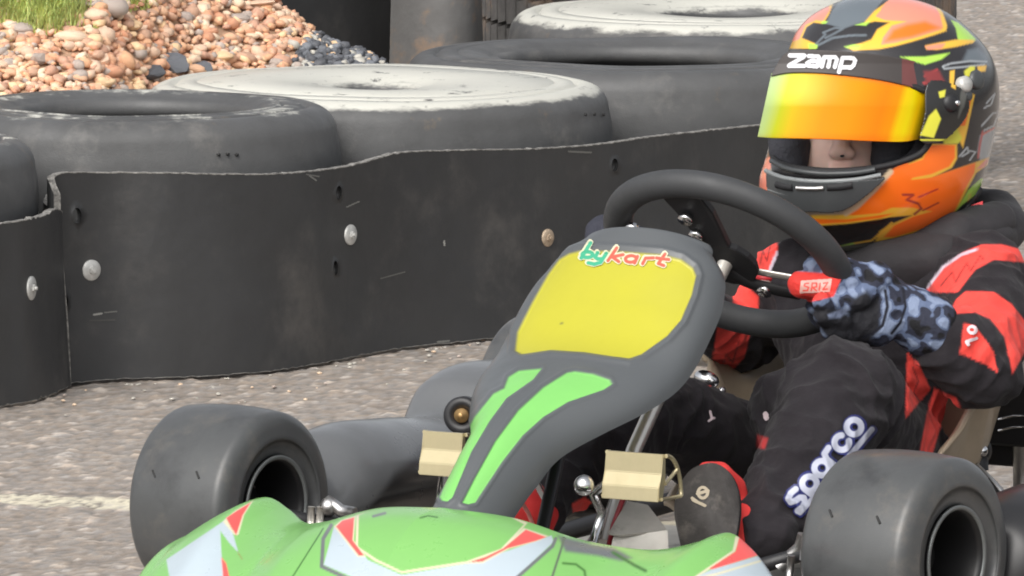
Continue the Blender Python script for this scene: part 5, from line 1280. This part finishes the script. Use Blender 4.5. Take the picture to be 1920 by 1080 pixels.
# colours of the lacquer
OR = (.98, .18, .012); ORL = (.86, .20, .06); PK = (.90, .28, .19); YB = (.86, .50, .05); LM = (.42, .72, .09); HB = srgb(52, 50, 52, .7); HG = srgb(120, 130, 138, .7); HW = srgb(190, 196, 200, .7); YL = (.70, .68, .06)
z3 = lambda a, b_: (1380 + a / 2.25, b_ / 2.25)
z2 = lambda a, b_: (1650 + a / 4.5, b_ / 4.5)
z1 = lambda a, b_: (1410 + a / 4.5, b_ / 4.5)
z4 = lambda a, b_: (1650 + a / 4.154, 240 + b_ / 4.154)
zz3 = lambda a, b_: (1410 + a / 4.5, 240 + b_ / 4.5)
def Z(f, *pts): return [f(*p) for p in pts]
HL = [
 # crown
 ('poly', Z(z1, (620, 200), (680, 80), (760, 0), (900, -60), (1150, -60), (1060, 60), (960, 180), (860, 210), (780, 240)), HG, 2),
 ('poly', Z(z1, (380, 180), (440, 120), (520, 60), (620, 20), (680, 40), (650, 120), (600, 200), (520, 190), (460, 230), (420, 320), (540, 370), (540, 410), (300, 410), (300, 350), (330, 280)), YB, 1.5),
 ('poly', Z(z1, (380, 190), (440, 130), (540, 90), (640, 30), (660, 80), (600, 180), (540, 170), (450, 210), (400, 330), (350, 350), (320, 340), (345, 270)), PK, 1.5),
 ('poly', Z(z1, (470, 365), (560, 375), (545, 410), (480, 412)), LM, 1.5),
 ('poly', Z(z1, (590, 175), (640, 180), (620, 200), (585, 200)), LM, 1.2),
 ('poly', [(1618, 45), (1640, 20), (1668, 0), (1700, -20), (1745, -10), (1768, 24), (1776, 48), (1774, 58), (1750, 66), (1710, 78), (1680, 86), (1650, 92), (1600, 95), (1586, 88), (1618, 80), (1634, 74), (1645, 55), (1668, 42), (1640, 40), (1618, 45)], YB, 1.8),
 ('poly', [(1640, 30), (1660, 6), (1690, -20), (1740, -10), (1762, 26), (1768, 50), (1764, 56), (1720, 70), (1680, 80), (1652, 84), (1656, 70), (1672, 48), (1700, 40), (1660, 38)], PK, 1.8),
 ('poly', [(1660, 78), (1675, 56), (1700, 46), (1735, 40), (1765, 52), (1710, 70)], OR, 6),
 ('poly', Z(z1, (780, 395), (850, 375), (930, 380), (900, 410), (800, 405)), LM, 1.5), ('poly', Z(z1, (870, 210), (950, 190), (1010, 170), (960, 215)), LM, 1.2),
 ('line', Z(z1, (1000, 170), (1080, 80)), YB, 2.0, 1.2),
 # script lettering squiggle on the forehead
 ('line', Z(z1, (540, 370), (620, 290), (600, 275), (700, 235), (770, 240), (700, 280), (620, 320)), HG, 1.7, 1.2), ('line', Z(z1, (560, 380), (680, 320), (820, 300), (960, 295)), HG, 2.0, 1.2),
 # right crown: lime and pink flashes
 ('poly', Z(z2, (600, 170), (660, 190), (740, 260), (810, 330), (790, 350), (660, 345), (640, 240)), LM, 2),
 ('poly', Z(z2, (380, 385), (500, 360), (640, 335), (800, 335), (790, 360), (640, 395), (480, 420), (390, 415)), YB, 1.6), ('poly', Z(z2, (380, 390), (500, 368), (560, 365), (520, 410), (400, 418)), PK, 1.6),
 ('poly', Z(z2, (170, 480), (380, 478), (590, 445), (520, 500), (380, 545), (280, 515)), LM, 1.6),
 ('poly', Z(z2, (740, 420), (830, 400), (900, 470), (930, 560), (860, 540), (700, 510)), HG, 5),  # soft grey patch: a reflection painted into the lacquer colour
 ('line', Z(z2, (900, 520), (760, 515), (600, 535), (530, 560), (540, 580), (700, 565), (880, 545)), HW, 1.6, 1.0),
 ('poly', Z(z2, (590, 600), (630, 590), (620, 760), (585, 740)), YB, 1.5), ('poly', Z(z2, (710, 600), (760, 560), (800, 560), (800, 640), (720, 650)), YL, 2), ('poly', Z(z2, (820, 560), (900, 550), (890, 600), (830, 610)), YB, 2),
 ('line', Z(z2, (380, 640), (480, 590)), (.35, .04, .04), 2.5, 1.5), ('line', Z(z2, (370, 700), (560, 720)), (.35, .04, .04), 3, 1.5), ('poly', Z(z2, (370, 600), (500, 600), (560, 720), (400, 750)), (.22, .03, .03), 4),
 # area behind the hinge
 ('poly', Z(z2, (770, 790), (800, 800), (740, 1080), (700, 1250), (620, 1080), (680, 920)), YB, 1.2), ('poly', Z(z2, (750, 820), (775, 820), (720, 1060), (640, 1060), (690, 920)), OR, 1.4),
 ('poly', Z(z2, (460, 920), (500, 1000), (470, 1080), (350, 1080), (400, 980)), YL, 1.6), ('poly', Z(z2, (480, 780), (540, 760), (530, 820), (490, 830)), YL, 1.3),
 ('poly', Z(z4, (490, 90), (560, 20), (600, 0), (640, 80), (610, 120), (500, 125)), YL, 2), ('poly', Z(z2, (520, 1040), (560, 1010), (600, 1040), (580, 1090), (530, 1080)), YB, 1.4),
 ('poly', Z(z4, (780, 60), (880, 0), (930, 40), (900, 220), (780, 250), (760, 180)), HW, 3), ('line', Z(z4, (800, 30), (780, 120), (765, 230)), (.45, .10, .10), 2, 1.4), ('line', Z(z4, (800, 50), (890, 0)), (.6, .15, .12), 1.6, 1.2),
 ('line', Z(z2, (880, 910), (940, 880), (970, 790), (900, 870)), HW, 1.5, 1), ('line', Z(z2, (860, 1060), (950, 960), (1010, 940), (960, 1060), (880, 1100)), HW, 1.8, 1),
 ('line', Z(z4, (620, 220), (680, 150), (690, 190), (640, 220)), HW, 1.6, 1), ('line', Z(z4, (700, 180), (745, 185), (700, 250)), HW, 1.5, 1),
 # cheek and chin
 ('poly', Z(z4, (160, 300), (330, 230), (390, 120), (470, 125), (600, 125), (600, 240), (560, 310), (400, 390), (860, 225), (850, 280), (750, 350), (680, 480), (600, 640), (550, 700), (350, 800), (60, 870), (-40, 890), (0, 800), (110, 740), (250, 680), (0, 700), (-500, 720), (-560, 640), (-150, 640), (-60, 600), (0, 480), (90, 400)), YB, 2),
 ('poly', Z(z4, (170, 300), (330, 245), (395, 135), (470, 130), (585, 135), (585, 230), (540, 300), (400, 360), (200, 400), (90, 425), (120, 380)), OR, 2),
 ('poly', Z(z4, (60, 450), (200, 410), (400, 385), (560, 330), (745, 270), (735, 350), (660, 480), (585, 640), (540, 690), (350, 780), (110, 850), (30, 850), (110, 760), (260, 690), (400, 650), (250, 620), (0, 620), (-30, 590), (0, 490)), OR, 2),
 ('poly', Z(z4, (750, 320), (830, 240), (860, 250), (810, 310)), PK, 2),
 ('poly', Z(z4, (590, 650), (690, 480), (790, 390), (830, 400), (800, 480), (640, 600)), LM, 2),
 ('poly', Z(zz3, (340, 735), (500, 740), (800, 750), (1080, 690), (1250, 680), (1250, 730), (1080, 770), (800, 810), (560, 825), (440, 810), (370, 780)), YB, 1.5),
 ('poly', Z(zz3, (350, 760), (500, 765), (800, 772), (1080, 735), (1200, 720), (1080, 760), (800, 795), (560, 812), (440, 800)), OR, 1.5),
 ('poly', Z(zz3, (450, 815), (560, 830), (800, 815), (1080, 775), (1180, 760), (1060, 880), (940, 960), (780, 1000), (640, 990), (520, 900)), srgb(40, 34, 30, .6), 2.5),
 ('line', Z(zz3, (1180, 800), (1010, 950), (860, 975)), YB, 1.6, 1.3), ('line', Z(zz3, (860, 975), (700, 1010)), LM, 1.6, 1.4),
 ('poly', Z(zz3, (700, 1000), (860, 985), (1080, 960), (1200, 960), (1080, 1060), (800, 1090), (640, 1040)), srgb(110, 112, 100, .7), 3),
 # left edge of the chin
 ('poly', Z(zz3, (40, 420), (80, 330), (110, 260), (150, 240), (160, 330), (130, 400), (140, 520), (180, 640), (120, 620), (60, 540)), PK, 2), ('poly', Z(zz3, (80, 520), (130, 520), (160, 620), (110, 600)), OR, 2),
 ('poly', Z(zz3, (120, 400), (160, 340), (180, 520), (300, 690), (780, 690), (960, 540), (1080, 440), (1160, 430), (900, 690), (760, 730), (340, 735), (240, 680), (140, 520)), srgb(215, 200, 180, .75), 2),
 ('poly', [(1584, 402), (1600, 392), (1640, 352), (1668, 322), (1700, 300), (1712, 330), (1690, 380), (1650, 400), (1600, 404)], OR, 2.0), ('line', [(1586, 400), (1606, 388), (1640, 355), (1670, 322)], srgb(236, 212, 176, .8), 5.0, 2.0),
 # "J" scribble on the cheek
 ('line', Z(z4, (180, 520), (260, 520), (210, 560), (300, 590), (320, 630), (270, 670)), (.28, .04, .03), 2.2, 1.6), ('line', Z(z4, (300, 540), (450, 475)), (.45, .03, .02), 1.6, 1.2), ('line', Z(z4, (330, 645), (455, 582)), (.35, .03, .02), 1.4, 1.2),
]
facing = (no @ np.array(FW)) < .15
col = paint_layers(px, py, HB, HL, None)
# the far side carries the same scheme seen in mirror image
colb = paint_layers(2 * 1652 - px, py, HB, HL[5:16] + HL[28:32], None)
col = np.where(facing[:, None], col, colb)
set_col(me, col)
# open the eye port (front faces inside the outline)
bm = bmesh.new(); bm.from_mesh(me); bm.verts.ensure_lookup_table()
insv = (poly_sd(px, py, port) > 0) & (dep < HD - .01)
# neck opening below
neck = sm_poly([(1560, 488), (1640, 484), (1720, 460), (1800, 414), (1850, 360), (1850, 520), (1560, 560)], 3)
bmesh.ops.delete(bm, geom=[f for f in bm.faces if all(insv[v.index] for v in f.verts)], context='FACES'); bm.to_mesh(me); bm.free()
me.polygons.foreach_set('use_smooth', np.ones(len(me.polygons), bool))
shell = link('shell', me, M['helmet'], helmet)
md = shell.modifiers.new('t', 'SOLIDIFY'); md.thickness = .007; md.offset = -1
# inner lining
V = np.zeros((80, 60, 3))
for i in range(80):
    q = hs_out[int(i / 80 * n_o)]
    for j in range(60):
        p_ = math.pi * (.12 + .88 * j / 59); s_ = math.sin(p_) * .90; V[i, j] = ondep(CX + (q.x - CX) * s_, CY + (q.y - CY) * s_, HD - math.cos(p_) * .120)
mel = mesh_np('lining', V.reshape(-1, 3), grid_faces(80, 60, True, False)); bm = bmesh.new(); bm.from_mesh(mel); 
qx, qy, qd = topix(mesh_co(mel)); dl_ = (poly_sd(qx, qy, sm_poly([(1478, 150), (1700, 150), (1690, 280), (1640, 318), (1510, 322), (1480, 290)], 3)) > 0) & (qd < HD)
bm.verts.ensure_lookup_table(); bmesh.ops.delete(bm, geom=[bm.verts[i] for i in np.nonzero(dl_)[0]], context='VERTS'); bm.to_mesh(mel); bm.free(); link('lining', mel, M['lining'], helmet)
# cheek pads either side of the face
blob('cheek_pad', [(hp(1478, 250, -.045), .030, hp(1482, 300, -.050), .026), (hp(1478, 280, -.05), .028, hp(1500, 270, -.035), .020)], .005, 3, 0, helmet, M['lining'])
blob('cheek_pad', [(hp(1682, 250, -.055), .034, hp(1668, 295, -.060), .026), (hp(1700, 265, -.05), .030, hp(1655, 300, -.062), .018)], .005, 3, 0, helmet, M['lining'])
# rubber gasket round the port
bv_full = BVHTree.FromPolygons([tuple(v) for v in co], grid_faces(NU, NV_, True, False).tolist())
def hit(px_, py_, off=0.0):
    d = ray(px_, py_).normalized(); h = bv_full.ray_cast(CAM, d)
    if h[0] is None: return None
    n = h[1] if h[1].dot(d) < 0 else -h[1]; return h[0] + n * off
gk = [hit(a, b_, -.001) for a, b_ in port]; gk = [g for g in gk if g is not None]
tube('gasket', gk, .0042, M['matte_black'], helmet, seg=8, closed=True)
def hline(name, pts, r, m, off=.001, parent=None, flat=1.0):
    P = [hit(q.x, q.y, off) or ondep(q.x, q.y, HD - .01) for q in catmull([Vector((a, b_, 0)) for a, b_ in pts], 8)]
    return tube(name, P, r, m, parent or helmet, seg=8, flat=flat)
# chin vent: a grey insert with two slots and ridges
M['vent_grey'] = mat('grey_vent_plastic', (.062, .067, .070), .38, vary=(30, .08))
M['ridge'] = mat('vent_ridge_plastic', (.22, .235, .24), .3)
vent = sm_poly([(1449, 322), (1460, 330), (1560, 338), (1640, 333), (1658, 330), (1648, 340), (1622, 362), (1580, 388), (1530, 390), (1478, 387), (1462, 375), (1450, 352)], 3)
vo = sticker('chin_vent', (1440, 315, 1668, 400), 1.6, lambda x, y: poly_sd(x, y, vent), lambda x, y: np.tile(np.array((.13, .14, .145)), (len(x), 1)), bv_full, helmet, off=.0045, matr='print')
vo.data.materials.clear(); vo.data.materials.append(M['vent_grey']); md = vo.modifiers.new('t', 'SOLIDIFY'); md.thickness = .005; md.offset = -1
hline('vent_ridge', [(1446, 322), (1480, 332), (1540, 337), (1600, 334), (1650, 325)], .0032, M['ridge'], .008)
hline('vent_ridge', [(1450, 352), (1490, 362), (1540, 364), (1600, 360), (1630, 354)], .0026, M['ridge'], .008)
for pts in ([(1466, 343), (1480, 346), (1494, 347)], [(1554, 347), (1575, 346), (1598, 342)]): hline('vent_slot', pts, .0056, M['matte_black'], .0085)
hline('vent_bar', [(1500, 348), (1525, 349), (1548, 348)], .0036, M['steel'], .0095)
hline('port_lip', [(1450, 303), (1480, 316), (1540, 324), (1600, 323), (1640, 317)], .0036, M['vent_grey'], .003)
hline('base_trim', [(1560, 476), (1630, 471), (1700, 455), (1760, 427), (1812, 388), (1836, 355)], .0050, M['black'], 0)
hline('chin_strap', [(1745, 446), (1790, 418), (1832, 385)], .0045, M['washer'], .004)

# ---- visor: curved mirrored shield that stands proud of the shell, the coating's iridescent reflection painted in as a lime, gold and orange gradient
def vdep(x, y): # depth of the shield in front of the helmet centre
    k = (x - 1560) / 205.0; k = np.clip(k, -.97, 1.25); base = .168 * np.sqrt(np.clip(1 - (k * .80) ** 2, .05, 1))
    return HD - base - .006 + .018 * np.clip((200 - y) / 80, 0, 1) ** 1.5
NX, NY = 170, 70
def shield(name, top, bot, xl, mt, colf, off=0.0, thick=.0022, nx=NX, ny=NY):
    T_ = catmull([Vector((a, b_, 0)) for a, b_ in top], 20); B_ = catmull([Vector((a, b_, 0)) for a, b_ in bot], 20)
    V = np.zeros((nx, ny, 3)); 
    for i in range(nx):
        f = i / (nx - 1); a_ = T_[min(len(T_) - 1, int(f * (len(T_) - 1)))]; fi = f * (len(T_) - 1); k = int(min(fi, len(T_) - 2)); a_ = T_[k].lerp(T_[k + 1], fi - k)
        fi = f * (len(B_) - 1); k = int(min(fi, len(B_) - 2)); b_ = B_[k].lerp(B_[k + 1], fi - k)
        for j in range(ny):
            q = a_.lerp(b_, j / (ny - 1)); V[i, j] = ondep(q.x, q.y, float(vdep(q.x, q.y)) - off)
    me = mesh_np(name, V.reshape(-1, 3), grid_faces(nx, ny)); qx, qy, _ = topix(mesh_co(me)); set_col(me, colf(qx, qy))
    o = link(name, me, M[mt], helmet); md = o.modifiers.new('t', 'SOLIDIFY'); md.thickness = thick; md.offset = 0; return o
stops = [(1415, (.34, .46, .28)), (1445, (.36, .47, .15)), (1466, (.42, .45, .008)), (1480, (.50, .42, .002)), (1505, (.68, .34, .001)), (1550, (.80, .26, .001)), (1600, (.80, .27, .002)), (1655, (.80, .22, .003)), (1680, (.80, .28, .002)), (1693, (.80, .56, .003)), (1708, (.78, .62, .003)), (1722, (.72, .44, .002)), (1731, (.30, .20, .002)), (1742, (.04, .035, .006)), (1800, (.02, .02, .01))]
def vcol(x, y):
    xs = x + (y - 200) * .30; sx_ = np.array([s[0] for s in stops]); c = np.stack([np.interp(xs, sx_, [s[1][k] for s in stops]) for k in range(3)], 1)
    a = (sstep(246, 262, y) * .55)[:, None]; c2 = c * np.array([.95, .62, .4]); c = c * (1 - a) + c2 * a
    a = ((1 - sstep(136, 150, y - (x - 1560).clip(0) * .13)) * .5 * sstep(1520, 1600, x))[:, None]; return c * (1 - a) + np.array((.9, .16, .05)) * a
VT = [(1447, 138), (1480, 134), (1530, 134), (1590, 139), (1650, 147), (1700, 158), (1735, 169), (1768, 182)]
VB = [(1421, 257), (1450, 259), (1500, 260), (1570, 262), (1640, 265), (1690, 266), (1720, 262), (1752, 260)]
visor = shield('visor', VT, VB, 0, 'visor', vcol)
bandc = lambda x, y: np.where(((x > 1690) & (x < 1728))[:, None], np.array([srgb(150, 90, 88, .5)]), np.array([srgb(92, 86, 84, .55)])) * (1 - .4 * sstep(1728, 1745, x))[:, None]
ST_ = [(1462, 112), (1480, 97), (1530, 94), (1590, 97), (1650, 103), (1700, 112), (1735, 122), (1768, 138)]
SB_ = [(1446, 143), (1480, 137), (1530, 137), (1590, 142), (1650, 150), (1700, 161), (1735, 172), (1768, 186)]
strip = shield('sun_strip', ST_, SB_, 0, 'print', bandc, off=.003, ny=24)
# side arm of the visor and the hinge hardware
arm = sm_poly([(1735, 160), (1770, 158), (1800, 175), (1806, 205), (1790, 235), (1760, 262), (1722, 264), (1730, 215)], 4)
ao = sticker('visor_arm', (1715, 150, 1815, 272), 1.5, lambda x, y: poly_sd(x, y, arm), lambda x, y: paint_layers(x, y, (.016, .015, .014), [('poly', Z(z2, (460, 920), (500, 1000), (470, 1080), (440, 1160), (330, 1140), (400, 980)), YL, 1.6), ('line', Z(z2, (370, 640), (480, 600)), (.35, .04, .04), 2.5, 1.5), ('poly', Z(z2, (480, 780), (540, 760), (530, 820), (490, 830)), YL, 1.3), ('poly', Z(z2, (590, 600), (630, 590), (620, 760), (585, 740)), YB, 1.5), ('poly', Z(z2, (700, 640), (740, 700), (690, 900), (640, 1000), (660, 800)), (.10, .10, .09), 2), ('line', [(1722, 262), (1780, 262), (1800, 250)], YL, 1.4, 1)]), bv_full, helmet, off=.006, matr='helmet')
md = ao.modifiers.new('t', 'SOLIDIFY'); md.thickness = .005; md.offset = -1
def knob(px_, py_, r, m, name, h=.006, off=.006):
    p = hit(px_, py_, 0); q = hit(px_, py_, .01); n = (q - p).normalized()
    me = lathe_mesh([(.0003, off + h), (r * .7, off + h), (r, off + h * .5), (r, off - .004)], 24, p, n, closed=False); return link(name, me, M[m], helmet)
knob(1802, 160, .0115, 'washer', 'hinge_screw', .009); knob(1830, 150, .0135, 'vent_grey', 'hinge_cover', .005, .001); knob(1775, 194, .0135, 'black', 'hinge_knob', .011); knob(1782, 194, .004, 'chrome', 'screw', .004, .016); knob(1762, 221, .0062, 'washer', 'screw', .006); knob(1808, 180, .0075, 'vent_grey', 'screw', .005)
knob(1776, 238, .0075, 'brass', 'screw', .004)
# zamp on the sun strip
ox_, oy_ = 1480, 101
zx, zy = (1.0, .035), (-.12, 1.0)
zl = [[(0, 4), (27, 3), (26, 6), (3, 21), (1, 25), (29, 24)],                       # z
      [(35, 4), (53, 4), (56, 8), (54, 23)], [(54, 13), (40, 13), (34, 17), (36, 23), (53, 24)],   # a
      [(62, 24), (64, 5), (84, 4), (88, 8), (86, 24)], [(75, 5), (74, 24)],           # m
      [(95, 33), (98, 6)], [(98, 5), (118, 5), (122, 9), (120, 20), (116, 24), (97, 24)]]   # p
zs = ink(aff(zl, (ox_ + 2, oy_ - 1), zx, zy))
vb = bvh_of(strip); me_v = strip.data
zb = BVHTree.FromPolygons([v.co[:] for v in strip.data.vertices] + [v.co[:] for v in visor.data.vertices], [p.vertices[:] for p in strip.data.polygons] + [[i + len(strip.data.vertices) for i in p.vertices] for p in visor.data.polygons])
sticker('printed_name', (1468, 90, 1620, 142), .7, lambda x, y: 3.6 - zs(x, y), lambda x, y: np.tile(np.array(srgb(236, 236, 240, .85)), (len(x), 1)), zb, helmet, off=.0022)

# ---- neck brace: thick padded black collar
NC_ = onK(1728, 452, u=-.845); cb = []
cx_, cy_ = (RT * .97 + UP * .17).normalized(), (FW * .95 + UP * .30).normalized()
pts = [NC_ + cx_ * (math.cos(a) * .112) + cy_ * (math.sin(a) * .10) for a in np.linspace(0, 2 * math.pi, 60, endpoint=False)]
nb = tube('neck_brace', pts, [.034 + .004 * math.sin(3 * k / 60 * 6.28) for k in range(60)], mat('black_brace_fabric', (.020, .018, .021), .75, sheen=.05, bump=[(900, .2, .001), (30, .4, .008)], vary=(15, .2)), person, seg=24, closed=True, flat=1.1)
wrinkle(nb.data, lambda co, no: np.array([noise.noise(Vector(c) * 22) for c in co]) * .009)
s5 = blob('brace_flap', [(onK(1600, 498, u=-.74), .022, onK(1700, 488, u=-.76), .030), (onK(1700, 488, u=-.76), .030, onK(1800, 440, u=-.80), .034), (onK(1800, 440, u=-.80), .034, onK(1868, 412, u=-.86), .028)], .005, 4, 1, nb, nb.data.materials[0])
wrinkle(s5.data, lambda co, no: np.array([noise.noise(Vector(c) * 26) for c in co]) * .006)
bm = bmesh.new(); q = onK(1830, 392, u=-.86) - FW * .03; box_bm(bm, q, RT * .008 + UP * .003, UP * .008, FW * .002, .001); bm_link('red_tab', bm, mat('red_tab', (.8, .07, .08), .6), nb)
